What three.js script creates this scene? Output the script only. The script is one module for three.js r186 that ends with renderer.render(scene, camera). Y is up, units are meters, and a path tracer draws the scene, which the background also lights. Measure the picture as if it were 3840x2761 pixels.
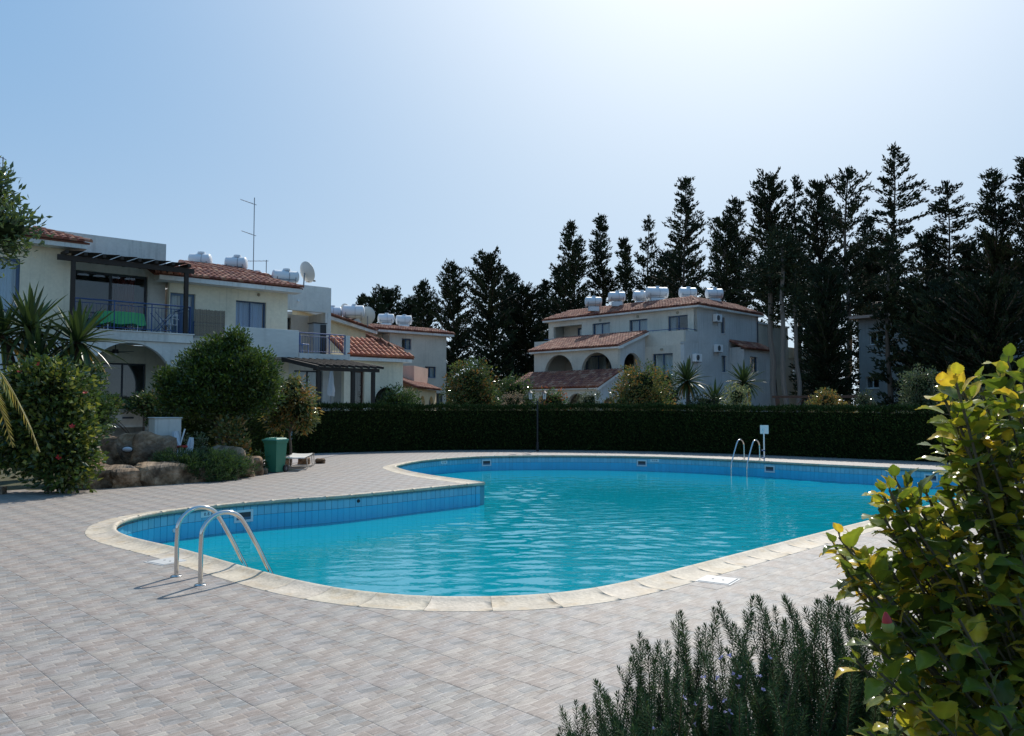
import * as THREE from 'three';
import { mergeGeometries } from 'three/addons/utils/BufferGeometryUtils.js';
import { RoundedBoxGeometry } from 'three/addons/geometries/RoundedBoxGeometry.js';

// ---------------------------------------------------------------- camera, sky, sun, exposure
const scene = new THREE.Scene();
const camera = new THREE.PerspectiveCamera(49.756, 1024 / 736, 0.05, 2000);
camera.position.set(0, 1.65, 0);
camera.rotation.x = 2.913 * Math.PI / 180;
const renderer = new THREE.WebGLRenderer({ antialias: true });
renderer.setSize(1024, 736);
renderer.toneMapping = THREE.LinearToneMapping;
renderer.toneMappingExposure = 1.0;
renderer.shadowMap.enabled = true;

const SUN_AZ = 17.5 * Math.PI / 180, SUN_EL = 44 * Math.PI / 180;
const sunDir = new THREE.Vector3(Math.sin(SUN_AZ) * Math.cos(SUN_EL), Math.sin(SUN_EL), -Math.cos(SUN_AZ) * Math.cos(SUN_EL));
{
  const W = 1024, H = 512, d = new Float32Array(W * H * 4);
  const mix = (a, b, t) => a + (b - a) * t;
  for (let j = 0; j < H; j++) for (let i = 0; i < W; i++) {
    const el = ((j + 0.5) / H - 0.5) * Math.PI, az = ((i + 0.5) / W - 0.5) * 2 * Math.PI;
    const y = Math.sin(el), x = Math.cos(el) * Math.cos(az), z = Math.cos(el) * Math.sin(az);
    const c = Math.max(-1, Math.min(1, x * sunDir.x + y * sunDir.y + z * sunDir.z));
    const ang = Math.acos(c), up = Math.max(0, y);
    const f = 1 - Math.exp(-up * 3.7);                       // clear air: pale low down, deep blue above
    let r = mix(0.64, 0.045, f), g = mix(0.80, 0.275, f), b = mix(0.93, 0.62, f);
    const halo = 0.62 * Math.exp(-Math.pow(ang / 0.47, 2.0)) + 0.25 * Math.exp(-ang / 0.4);   // bright haze round the sun
    r += halo * 1.5; g += halo * 1.25; b += halo * 0.85;
    if (y < 0) { r = 0.16; g = 0.17; b = 0.17; }
    const k = (j * W + i) * 4; d[k] = r; d[k + 1] = g; d[k + 2] = b; d[k + 3] = 1;
  }
  const sky = new THREE.DataTexture(d, W, H, THREE.RGBAFormat, THREE.FloatType);
  sky.mapping = THREE.EquirectangularReflectionMapping; sky.magFilter = sky.minFilter = THREE.LinearFilter; sky.needsUpdate = true;
  scene.background = sky; scene.environment = sky;
}
const sun = new THREE.DirectionalLight(new THREE.Color().setRGB(1.0, 0.955, 0.88), 5.0);
sun.position.copy(sunDir).multiplyScalar(80); sun.target.position.set(0, 0, -15);
sun.position.add(sun.target.position);
sun.castShadow = true; sun.shadow.mapSize.set(4096, 4096); sun.shadow.radius = 1;
Object.assign(sun.shadow.camera, { left: -45, right: 45, top: 45, bottom: -45, near: 1, far: 220 });
scene.add(sun, sun.target);

// ---------------------------------------------------------------- helpers
function rngOf(seed) { let a = seed >>> 0; return () => { a = (a + 0x6D2B79F5) | 0; let t = Math.imul(a ^ (a >>> 15), 1 | a); t = (t + Math.imul(t ^ (t >>> 7), 61 | t)) ^ t; return ((t ^ (t >>> 14)) >>> 0) / 4294967296; }; }
const V = (x, y, z) => new THREE.Vector3(x, y, z);
const TAU = Math.PI * 2, rad = (d) => d * Math.PI / 180;
const lerp = (a, b, t) => a + (b - a) * t, clamp = (v, a, b) => Math.max(a, Math.min(b, v));
const used = new Map();
function numbered(n) { const k = used.get(n) || 0; used.set(n, k + 1); return k ? `${n}_${String(k).padStart(3, '0')}` : n; }
function tag(o, label, category, group, kind) {
  if (label) o.userData.label = label;
  if (category) o.userData.category = category;
  if (group) o.userData.group = group;
  if (kind) o.userData.kind = kind;
  return o;
}
function thing(name, label, category, pos = [0, 0, 0], turn = 0, group) {
  const o = new THREE.Group(); o.name = numbered(name); o.position.set(...pos); o.rotation.y = turn;
  scene.add(o); return tag(o, label, category, group);
}
function part(parent, name, geo, mat, kind) {
  const m = new THREE.Mesh(geo, mat); m.name = parent === scene ? numbered(name) : name; m.castShadow = m.receiveShadow = true;
  if (kind) m.userData.kind = kind;
  parent.add(m); return m;
}
// tileable value noise on a small lattice
function noise2(seed) {
  const r = rngOf(seed), N = 256, t = new Float32Array(N * N); for (let i = 0; i < N * N; i++) t[i] = r();
  return (x, y, p, py = p) => {
    const q = (v, p) => ((v % p) + p) % p, xi = Math.floor(x), yi = Math.floor(y), fx = x - xi, fy = y - yi, s = (v) => v * v * (3 - 2 * v);
    const a = (i, j) => t[(q(i, p) & 255) + (q(j, py) & 255) * N];
    return lerp(lerp(a(xi, yi), a(xi + 1, yi), s(fx)), lerp(a(xi, yi + 1), a(xi + 1, yi + 1), s(fx)), s(fy));
  };
}
const nz = noise2(7);
function fbm(x, y, p, oct = 4, gain = 0.5, py = p) { let v = 0, a = 1, s = 0; for (let o = 0; o < oct; o++) { v += a * nz(x, y, p, py); s += a; a *= gain; x *= 2; y *= 2; p *= 2; py *= 2; } return v / s; }
function tex(size, fn, srgb = true, repeat = 1) {            // fn(u, v) -> [r, g, b] 0..255
  const d = new Uint8Array(size * size * 4);
  for (let j = 0; j < size; j++) for (let i = 0; i < size; i++) { const c = fn(i / size, j / size), k = (j * size + i) * 4; d[k] = clamp(c[0], 0, 255); d[k + 1] = clamp(c[1], 0, 255); d[k + 2] = clamp(c[2], 0, 255); d[k + 3] = 255; }
  const t = new THREE.DataTexture(d, size, size); t.wrapS = t.wrapT = THREE.RepeatWrapping; t.magFilter = THREE.LinearFilter; t.minFilter = THREE.LinearMipmapLinearFilter; t.generateMipmaps = true;
  if (srgb) t.colorSpace = THREE.SRGBColorSpace;
  t.repeat.set(repeat, repeat); t.needsUpdate = true; return t;
}
const col = (r, g, b) => new THREE.Color().setRGB(r, g, b);
const std = (c, rough, o = {}) => new THREE.MeshStandardMaterial({ color: col(...c), roughness: rough, ...o });
const phys = (c, rough, o = {}) => new THREE.MeshPhysicalMaterial({ color: col(...c), roughness: rough, ...o });

// raw triangle collector: positions, colours, uv; flat or given normals
class TB {
  constructor() { this.p = []; this.n = []; this.c = []; this.u = []; }
  tri(a, b, c, k = [1, 1, 1], uv) {
    const ux = b[0] - a[0], uy = b[1] - a[1], uz = b[2] - a[2], vx = c[0] - a[0], vy = c[1] - a[1], vz = c[2] - a[2];
    let x = uy * vz - uz * vy, y = uz * vx - ux * vz, z = ux * vy - uy * vx; const l = Math.hypot(x, y, z) || 1; x /= l; y /= l; z /= l;
    this.p.push(...a, ...b, ...c); this.n.push(x, y, z, x, y, z, x, y, z); this.c.push(...k, ...k, ...k);
    if (uv) this.u.push(...uv[0], ...uv[1], ...uv[2]); else this.u.push(0, 0, 1, 0, 1, 1);
  }
  quad(a, b, c, d, k, uv) { this.tri(a, b, c, k, uv && [uv[0], uv[1], uv[2]]); this.tri(a, c, d, k, uv && [uv[0], uv[2], uv[3]]); }
  geo() {
    const g = new THREE.BufferGeometry();
    g.setAttribute('position', new THREE.Float32BufferAttribute(this.p, 3)); g.setAttribute('normal', new THREE.Float32BufferAttribute(this.n, 3));
    g.setAttribute('color', new THREE.Float32BufferAttribute(this.c, 3)); g.setAttribute('uv', new THREE.Float32BufferAttribute(this.u, 2));
    return g;
  }
}
// box with uv in metres, centred at (x, y, z)
function box(x, y, z, sx, sy, sz, ry = 0, rx = 0, rz = 0) {
  const g = new THREE.BoxGeometry(sx, sy, sz), uv = g.attributes.uv, n = g.attributes.normal;
  for (let i = 0; i < uv.count; i++) { const ax = Math.abs(n.getX(i)), ay = Math.abs(n.getY(i)); uv.setXY(i, uv.getX(i) * (ax > 0.5 ? sz : sx), uv.getY(i) * (ay > 0.5 ? sz : sy)); }
  if (rx) g.rotateX(rx); if (rz) g.rotateZ(rz); if (ry) g.rotateY(ry); g.translate(x, y, z); return g;
}
const bx = (x0, x1, y0, y1, z0, z1) => box((x0 + x1) / 2, (y0 + y1) / 2, (z0 + z1) / 2, x1 - x0, y1 - y0, z1 - z0);
function rbox(x, y, z, sx, sy, sz, r = 0.01, seg = 2) { const g = new RoundedBoxGeometry(sx, sy, sz, seg, r); g.translate(x, y, z); return g; }
function tube(pts, r, seg = 6, n, closed = false) {
  const c = pts.length === 2 ? new THREE.LineCurve3(pts[0], pts[1]) : new THREE.CatmullRomCurve3(pts, closed, 'catmullrom', 0.5);
  return new THREE.TubeGeometry(c, n || (pts.length === 2 ? 1 : pts.length * 4), r, seg, closed);
}
function rod(a, b, r, seg = 6) { // closed cylinder between two points
  const d = b.clone().sub(a), L = d.length(), g = new THREE.CylinderGeometry(r, r, L, seg); g.translate(0, L / 2, 0);
  g.applyQuaternion(new THREE.Quaternion().setFromUnitVectors(V(0, 1, 0), d.normalize())); g.translate(a.x, a.y, a.z); return g;
}
function merge(list) { return mergeGeometries(list.map((g) => { g = g.index ? g.toNonIndexed() : g; for (const k of Object.keys(g.attributes)) if (!['position', 'normal', 'uv'].includes(k)) g.deleteAttribute(k); return g; })); }
function panelShape(x0, x1, y0, y1, holes = []) {
  const s = new THREE.Shape([new THREE.Vector2(x0, y0), new THREE.Vector2(x1, y0), new THREE.Vector2(x1, y1), new THREE.Vector2(x0, y1)]);
  for (const h of holes) {
    const p = new THREE.Path();
    if (h.arch) { const hy = h.ry || h.r; p.moveTo(h.cx - h.r, h.y0); p.lineTo(h.cx - h.r, h.yc); for (let i = 1; i < 24; i++) { const a = Math.PI * (1 - i / 24); p.lineTo(h.cx + Math.cos(a) * h.r, h.yc + Math.sin(a) * hy); } p.lineTo(h.cx + h.r, h.yc); p.lineTo(h.cx + h.r, h.y0); p.lineTo(h.cx - h.r, h.y0); }
    else { p.moveTo(h[0], h[2]); p.lineTo(h[1], h[2]); p.lineTo(h[1], h[3]); p.lineTo(h[0], h[3]); p.lineTo(h[0], h[2]); }
    s.holes.push(p);
  }
  return s;
}
// wall standing in the local xy plane, its outer face at z
function wallZ(x0, x1, y0, y1, z, t, holes) { const g = new THREE.ExtrudeGeometry(panelShape(x0, x1, y0, y1, holes), { depth: t, bevelEnabled: false }); g.translate(0, 0, z - t); return g; }
// wall in the local zy plane facing +x, its outer face at x; holes in (z, y)
function wallX(z0, z1, y0, y1, x, t, holes = []) { const g = new THREE.ExtrudeGeometry(panelShape(-z1, -z0, y0, y1, holes.map((h) => h.arch ? { ...h, cx: -h.cx } : [-h[1], -h[0], h[2], h[3]])), { depth: t, bevelEnabled: false }); g.translate(0, 0, -t); g.rotateY(Math.PI / 2); g.translate(x, 0, 0); return g; }
// ---------------------------------------------------------------- materials
const plasterBump = tex(256, (u, v) => { const n = fbm(u * 32, v * 32, 32, 3) * 255; return [n, n, n]; }, false, 0.5);
function plasterMap(seed, stain) {                            // aged render: blotches and rain streaks
  return tex(512, (u, v) => {
    const big = fbm(u * 4 + seed, v * 4, 4, 4), fine = fbm(u * 64, v * 64 + seed, 64, 2), run = fbm(u * 48 + seed, v * 3, 48, 2, 0.5, 3);
    const k = 236 + (big - 0.5) * 34 + (fine - 0.5) * 14 - Math.max(0, run - 0.6) * stain;
    return [k, k - 1, k - 3];
  }, true, 0.22);
}
const plA = plasterMap(3, 70), plB = plasterMap(11, 40);
const M = {};
M.white = std([0.70, 0.69, 0.66], 0.9, { map: plA, bumpMap: plasterBump, bumpScale: 0.004 });
M.cream = std([0.82, 0.74, 0.58], 0.9, { map: plB, bumpMap: plasterBump, bumpScale: 0.004 });
M.creamWarm = std([0.78, 0.64, 0.42], 0.9, { map: plB, bumpMap: plasterBump, bumpScale: 0.004 });
M.houseCream = std([0.68, 0.62, 0.53], 0.9, { map: plB, bumpMap: plasterBump, bumpScale: 0.004 });
M.houseWhite = std([0.58, 0.58, 0.58], 0.9, { map: plA, bumpMap: plasterBump, bumpScale: 0.004 });
M.shadedWall = std([0.36, 0.355, 0.34], 0.9, { map: plA, bumpMap: plasterBump, bumpScale: 0.004 });  // render greyed in its colour to stand in for the shade of the trees
M.pink = std([0.72, 0.48, 0.38], 0.9, { map: plB });
M.trim = std([0.80, 0.79, 0.77], 0.75, { map: plA });
M.dark = std([0.05, 0.05, 0.055], 0.7);
M.inner = std([0.55, 0.52, 0.47], 0.95, { map: plB });
M.blueFrame = std([0.035, 0.075, 0.15], 0.45);
M.blueRail = std([0.03, 0.07, 0.19], 0.4, { metalness: 0.2 });
M.darkFrame = std([0.03, 0.035, 0.045], 0.5);
M.glass = phys([0.9, 0.95, 0.97], 0.03, { transmission: 1, thickness: 0, ior: 1.5 });
M.curtain = std([0.55, 0.55, 0.52], 0.95);
M.curtainBlue = std([0.2, 0.3, 0.45], 0.95);
const woodTex = tex(256, (u, v) => { const g = fbm(u * 4, v * 64, 4, 3, 0.5, 64) * 70 + fbm(u * 16, v * 128, 16, 2, 0.5, 128) * 40; return [150 + g, 150 + g, 150 + g]; }, true, 1);
M.brownWood = std([0.045, 0.03, 0.022], 0.75, { map: woodTex });
M.fenceWood = std([0.11, 0.05, 0.03], 0.8, { map: woodTex });
M.tankWhite = std([0.62, 0.64, 0.66], 0.5);
M.steelGrey = std([0.22, 0.23, 0.25], 0.45, { metalness: 0.6 });
M.blackMetal = std([0.02, 0.02, 0.022], 0.5, { metalness: 0.3 });
M.steel = std([0.62, 0.6, 0.57], 0.13, { metalness: 1 });
M.plasticWhite = std([0.7, 0.71, 0.72], 0.4);
M.acGrill = std([0.05, 0.055, 0.06], 0.6);
M.roof = std([1, 1, 1], 0.85, { vertexColors: true });
M.roofBase = std([0.16, 0.055, 0.035], 0.95);
M.soil = std([0.10, 0.075, 0.05], 1, { map: tex(256, (u, v) => { const k = 120 + fbm(u * 16, v * 16, 16, 4) * 190 - 40; return [k, k, k]; }, true, 1) });
M.lawn = std([0.09, 0.10, 0.05], 1, { map: tex(512, (u, v) => { const k = 110 + fbm(u * 32, v * 32, 32, 4) * 150, g = fbm(u * 6, v * 6, 6, 3) * 60; return [k + g * 0.5, k, k - g]; }, true, 0.2) });
M.bark = std([0.16, 0.12, 0.09], 0.95, { map: woodTex });
M.barkPale = std([0.24, 0.2, 0.17], 0.95, { map: woodTex });
const rockTex = tex(512, (u, v) => { const a = fbm(u * 6, v * 6, 6, 5), b = fbm(u * 24 + 9, v * 24, 24, 3), w = fbm(u * 3 + 5, v * 3 + 2, 3, 3); const k = 130 + (a - 0.5) * 190 + (b - 0.5) * 70; return [k + 22 * w + 6, k + 4, k - 26 * w]; }, true, 0.8);
const rockBump = tex(256, (u, v) => { const n = fbm(u * 12, v * 12, 12, 5) * 255; return [n, n, n]; }, false, 1.6);
M.rock = std([0.52, 0.44, 0.36], 0.95, { map: rockTex, bumpMap: rockBump, bumpScale: 0.03 });
M.leafFar = phys([1, 1, 1], 0.85, { vertexColors: true, specularIntensity: 0.25 });
// leaves let some light through; a waxy coat gives the glints
M.leaf = phys([1, 1, 1], 1.0, { vertexColors: true, specularIntensity: 0.2, transmission: 0.34, thickness: 0, clearcoat: 1.0, clearcoatRoughness: 0.15, side: THREE.DoubleSide });
M.leafBig = phys([1, 1, 1], 0.9, { vertexColors: true, specularIntensity: 0.2, transmission: 0.5, thickness: 0, clearcoat: 0.6, clearcoatRoughness: 0.22, side: THREE.DoubleSide });
M.needle = phys([1, 1, 1], 0.9, { vertexColors: true, specularIntensity: 0.2, transmission: 0.12, thickness: 0, clearcoat: 0.3, clearcoatRoughness: 0.3, side: THREE.DoubleSide });
// ---------------------------------------------------------------- pool: outline (x, forward), starting and ending at the corner of the peninsula
const innerPts = [[-0.6, 17.5], [-1.15, 16.95], [-1.7, 16.38], [-2.3, 15.72], [-2.9, 15.1], [-3.3, 14.75], [-4.1, 14.2], [-4.75, 13.62], [-5.2, 13.05], [-5.5, 12.55], [-5.64, 12.0], [-5.62, 11.5], [-5.45, 11.0], [-5.2, 10.55], [-4.85, 10.14], [-4.5, 9.82], [-3.95, 9.36], [-3.46, 8.91], [-2.99, 8.45], [-2.59, 8.07], [-2.09, 7.62], [-1.75, 7.36], [-1.5, 7.2], [-1.19, 7.05], [-0.84, 6.94], [-0.45, 6.9], [0.1, 6.95], [0.6, 7.15], [1.07, 7.5], [1.76, 8.18], [2.66, 9.08], [4.0, 10.42], [5.6, 12.0], [7.41, 13.8], [9.0, 15.4], [10.6, 16.95], [11.7, 18.1], [12.15, 19.0], [12.1, 19.9], [11.7, 20.6], [11.0, 21.35], [9.9, 22.35], [8.68, 23.5], [7.7, 24.6], [6.79, 25.5], [5.9, 26.2], [5.0, 26.7], [3.9, 27.15], [2.56, 27.45], [0.63, 27.5], [-1.06, 27.0], [-2.16, 25.95], [-2.85, 24.8], [-3.2, 23.4], [-3.27, 22.4], [-3.02, 21.5], [-2.6, 20.5], [-1.96, 19.35], [-1.25, 18.35], [-0.6, 17.5]];
const OUT = (() => {
  const c = new THREE.CatmullRomCurve3(innerPts.map(([x, f]) => V(x, 0, -f)), false, 'centripetal'), L = c.getLength(), n = Math.round(L / 0.0625);
  c.arcLengthDivisions = 4000; c.updateArcLengths();
  const P = [], N = [];
  for (let i = 0; i <= n; i++) P.push(c.getPointAt(i / n));
  for (let i = 0; i <= n; i++) { const a = P[Math.max(0, i - 1)], b = P[Math.min(n, i + 1)], t = b.clone().sub(a).normalize(); N.push(V(t.z, 0, -t.x)); }
  // make N point away from the water
  const mid = Math.round(n * 0.33), inside = V(2, 0, -14); if (P[mid].clone().sub(inside).dot(N[mid]) < 0) N.forEach((v) => v.negate());
  return { P, N, n, L, step: L / n };
})();
const COPE = 0.36, WATER = -0.45;
const reach = (i) => clamp(Math.min(i, OUT.n - i) * OUT.step / COPE, 0, 1);    // the corner of the coping is mitred
function insidePool(x, z, grow = 0) {                                         // even-odd on the outline
  let c = false; const P = OUT.P;
  for (let i = 0, j = P.length - 1; i < P.length; j = i++) { if ((P[i].z > z) !== (P[j].z > z) && x < (P[j].x - P[i].x) * (z - P[i].z) / (P[j].z - P[i].z) + P[i].x) c = !c; }
  return c;
}
function nearest(x, z) { let b = 1e9, k = 0; for (let i = 0; i <= OUT.n; i += 1) { const dx = OUT.P[i].x - x, dz = OUT.P[i].z - z, d = dx * dx + dz * dz; if (d < b) { b = d; k = i; } } return [Math.sqrt(b), k]; }

const pool = new THREE.Group(); pool.name = numbered('pool_basin'); scene.add(pool);
tag(pool, 'kidney shaped swimming pool basin with beige stone coping and blue tiled rim', null, null, 'structure');
M.basin = std([0.10, 0.40, 0.50], 0.7, { map: tex(256, (u, v) => { const k = 225 + fbm(u * 8, v * 8, 8, 4) * 40 - 20; return [k, k, k]; }, true, 0.3) });
M.copingA = []; 
{
  const copeTex = tex(512, (u, v) => { const a = fbm(u * 5, v * 5, 5, 4), b = fbm(u * 40, v * 40, 40, 3), s = Math.max(0, fbm(u * 7 + 3, v * 7 + 1, 7, 3) - 0.56); const k = 226 + (a - 0.5) * 40 + (b - 0.5) * 38; return [k + 3 - s * 22, k - s * 52, k - 4 - s * 95]; }, true, 1.1);
  const copeBump = tex(256, (u, v) => { const n = fbm(u * 32, v * 32, 32, 4) * 255; return [n, n, n]; }, false, 1.5);
  for (const c of [[0.58, 0.51, 0.40], [0.56, 0.49, 0.39], [0.60, 0.52, 0.41], [0.57, 0.50, 0.41]]) M.copingA.push(std(c, 0.72, { map: copeTex, bumpMap: copeBump, bumpScale: 0.003 }));
  // section of a stone from the deck edge to the water edge: shallow dish, raised rounded lip, overhang: [outward, y]
  const prof = [[0.36, -0.03], [0.36, 0.001], [0.355, 0.003], [0.30, 0.004], [0.22, 0.004], [0.14, 0.010], [0.09, 0.020], [0.055, 0.034], [0.03, 0.042], [0.01, 0.042], [-0.008, 0.034], [-0.016, 0.018], [-0.016, -0.004], [-0.006, -0.02], [0.012, -0.028], [0.06, -0.03]];
  const per = 8; let s = 0, idx = 0;
  const rr = rngOf(5);
  while (s < OUT.n) {
    let e = Math.min(OUT.n, s + per); if (OUT.n - e < 4) e = OUT.n;
    const tb = new THREE.BufferGeometry(), pos = [], uv = [], ix = [], rows = e - s + 1;
    for (let i = s; i <= e; i++) {
      const along = i === s ? 0.0012 : i === e ? -0.0012 : 0, t = OUT.P[Math.min(OUT.n, i + 1)].clone().sub(OUT.P[Math.max(0, i - 1)]).normalize(), k = reach(i);
      let acc = 0;
      prof.forEach(([o, y], q) => { const oo = o > 0 ? o * k : o; if (q) acc += Math.hypot(o - prof[q - 1][0], y - prof[q - 1][1]); pos.push(OUT.P[i].x + OUT.N[i].x * oo + t.x * along, y, OUT.P[i].z + OUT.N[i].z * oo + t.z * along); uv.push(idx * 0.37 + (i - s) * OUT.step, acc + idx * 0.61); });
    }
    const m = prof.length;
    for (let i = 0; i < rows - 1; i++) for (let q = 0; q < m; q++) { const a = i * m + q, b = i * m + (q + 1) % m, c = a + m, d = b + m; ix.push(a, b, c, b, d, c); }
    const caps = THREE.ShapeUtils.triangulateShape(prof.map((q) => new THREE.Vector2(q[0], q[1])), []);
    for (const base of [0, (rows - 1) * m]) for (const [a, b, c] of caps) base ? ix.push(base + a, base + c, base + b) : ix.push(base + a, base + b, base + c);
    tb.setAttribute('position', new THREE.Float32BufferAttribute(pos, 3)); tb.setAttribute('uv', new THREE.Float32BufferAttribute(uv, 2)); tb.setIndex(ix); tb.computeVertexNormals();
    const o = part(pool, 'coping_stone', tb, M.copingA[Math.floor(rr() * 4)]); o.material.side = THREE.DoubleSide;
    s = e; idx++;
  }
}
{ // basin walls and floor
  const pos = [], ix = [], uv = [], DEEP = -1.55;
  for (let i = 0; i <= OUT.n; i++) { const o = 0.035 * Math.max(0.2, reach(i)); for (const y of [-0.026, DEEP]) { pos.push(OUT.P[i].x + OUT.N[i].x * o, y, OUT.P[i].z + OUT.N[i].z * o); uv.push(i * OUT.step, y); } }
  for (let i = 0; i < OUT.n; i++) ix.push(i * 2, i * 2 + 1, i * 2 + 2, i * 2 + 1, i * 2 + 3, i * 2 + 2);
  const g = new THREE.BufferGeometry(); g.setAttribute('position', new THREE.Float32BufferAttribute(pos, 3)); g.setAttribute('uv', new THREE.Float32BufferAttribute(uv, 2)); g.setIndex(ix); g.computeVertexNormals();
  M.basinWall = M.basin.clone(); M.basinWall.side = THREE.DoubleSide;
  part(pool, 'basin_wall', g, M.basinWall);
  const sh = new THREE.Shape(OUT.P.filter((_, i) => i % 4 === 0).map((p, i, a) => new THREE.Vector2(p.x, -p.z))), fg = new THREE.ShapeGeometry(sh); fg.rotateX(-Math.PI / 2); fg.translate(0, DEEP, 0);
  fg.scale(1.0, 1, 1.0); part(pool, 'basin_floor', fg, M.basin);
}
{ // rim tiles: a pale row under the coping, a deeper blue row down to the water
  const glaze = [[0.15, 0.45, 0.60], [0.13, 0.42, 0.57], [0.18, 0.48, 0.62], [0.15, 0.43, 0.56]].map((c) => phys(c, 0.28, { clearcoat: 0.4, clearcoatRoughness: 0.2 }));
  const deep = [[0.03, 0.45, 0.68], [0.028, 0.43, 0.66], [0.035, 0.47, 0.69]].map((c) => phys(c, 0.25, { clearcoat: 0.4, clearcoatRoughness: 0.15 }));
  const r = rngOf(21), w = 0.125, gU = rbox(0, 0, 0, 0.119, 0.166, 0.012, 0.003, 1), gL = rbox(0, 0, 0, 0.1225, 0.262, 0.012, 0.003, 1);
  const rest = [], restMat = M.tileRest = phys([0.14, 0.33, 0.5], 0.28); let made = 0;
  const ask = []; for (let i = 1; i < OUT.n; i += 2) { const p = OUT.P[i]; ask.push([i, Math.hypot(p.x, p.z), (p.z < -12.2 && p.x < 0) || p.z < -19 ? OUT.N[i].z * p.z > 0 || OUT.N[i].x * p.x > 0 : false]); }
  for (const [i, dist, seen] of ask) {
    const p = OUT.P[i], n = OUT.N[i], o = 0.028 * Math.max(0.3, reach(i)), ang = Math.atan2(-n.x, -n.z), left = p.x < -0.5 && p.z > -17.8 && p.z < -10.8;
    if (i < 3 || OUT.n - i < 3) continue;
    for (const low of [0, 1]) {
      const y = low ? -0.208 - 0.133 : -0.122;
      if ((left || (!low && p.z < -20 && p.x > -3.4)) && made < 300) {
        const m = part(pool, 'wall_tile', low ? gL : gU, low ? deep[Math.floor(r() * 3)] : glaze[Math.floor(r() * 4)]); m.position.set(p.x + n.x * o, y, p.z + n.z * o); m.rotation.y = ang; made++;
      } else { const g = box(0, 0, 0, low ? 0.1225 : 0.119, low ? 0.262 : 0.166, 0.012); g.rotateY(ang); g.translate(p.x + n.x * o, y, p.z + n.z * o); (rest[low] ||= []).push(g); }
    }
  }
  const tb = [];
  rest.forEach((list, low) => list && list.forEach((g) => { const c = low ? [0.03, 0.45, 0.68] : [0.15, 0.45, 0.60], k = 0.94 + 0.12 * r(), a = new Float32Array(g.attributes.position.count * 3); for (let q = 0; q < a.length; q++) a[q] = c[q % 3] * k; g = g.toNonIndexed(); const b = new Float32Array(g.attributes.position.count * 3); for (let q = 0; q < b.length; q++) b[q] = c[q % 3] * k; g.setAttribute('color', new THREE.BufferAttribute(b, 3)); tb.push(g); }));
  M.tileRest.vertexColors = true; M.tileRest.color.setRGB(1, 1, 1);
  part(pool, 'wall_tile_rows', mergeGeometries(tb), M.tileRest, 'stuff');
}
function onWall(i, y, out) { const p = OUT.P[i], n = OUT.N[i]; return [V(p.x - n.x * out + n.x * 0.028, y, p.z - n.z * out + n.z * 0.028), Math.atan2(-n.x, -n.z)]; }
function idxNear(x, f) { return nearest(x, -f)[1]; }
M.markWhite = std([0.6, 0.64, 0.66], 0.4);
{ // skimmer mouths: white frame round a dark plate painted in for the shaded opening
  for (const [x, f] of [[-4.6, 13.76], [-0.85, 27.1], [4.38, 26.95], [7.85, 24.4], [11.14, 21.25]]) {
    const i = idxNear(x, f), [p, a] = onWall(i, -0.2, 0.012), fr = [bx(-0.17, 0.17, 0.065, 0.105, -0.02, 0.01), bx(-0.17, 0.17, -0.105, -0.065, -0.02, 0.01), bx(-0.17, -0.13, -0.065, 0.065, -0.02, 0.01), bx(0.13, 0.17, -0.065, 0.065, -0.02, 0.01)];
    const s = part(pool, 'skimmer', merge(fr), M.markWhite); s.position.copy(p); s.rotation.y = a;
    part(s, 'throat_shade', bx(-0.13, 0.13, -0.065, 0.065, -0.016, -0.002), M.dark);
    part(s, 'weir_flap', bx(-0.128, 0.128, -0.063, -0.02, -0.002, 0.004), std([0.05, 0.12, 0.2], 0.4));
  }
  // depth signs
  for (const [x, f, text] of [[-5.03, 13.27, '0.8 m'], [-2.2, 25.9, '1.2 m'], [4.8, 26.78, '1.6 m'], [11.55, 20.8, '1.8 m']]) {
    const cv = document.createElement('canvas'); cv.width = 256; cv.height = 96; const c = cv.getContext('2d'); c.fillStyle = '#c9d6da'; c.fillRect(0, 0, 256, 96); c.fillStyle = '#152b4c'; c.font = 'bold 64px sans-serif'; c.textAlign = 'center'; c.textBaseline = 'middle'; c.fillText(text, 128, 50);
    const t = new THREE.CanvasTexture(cv); t.colorSpace = THREE.SRGBColorSpace;
    const [p, a] = onWall(idxNear(x, f), -0.098, 0.01), g = new THREE.BoxGeometry(0.30, 0.105, 0.012), m = new THREE.MeshStandardMaterial({ map: t, roughness: 0.35 });
    const s = part(pool, 'depth_sign', g, [M.markWhite, M.markWhite, M.markWhite, M.markWhite, m, M.markWhite]); s.position.copy(p); s.rotation.y = a;
  }
  for (const [x, f] of [[-5.4, 12.8], [-2.95, 15.15]]) { const [p, a] = onWall(idxNear(x, f), x < -5 ? -0.3 : -0.1, 0.012), g = new THREE.CylinderGeometry(0.028, 0.035, 0.02, 14); g.rotateX(Math.PI / 2); const s = part(pool, 'return_jet', g, x < -5 ? M.plasticWhite : M.blackMetal); s.position.copy(p); s.rotation.y = a; }
}
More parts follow.
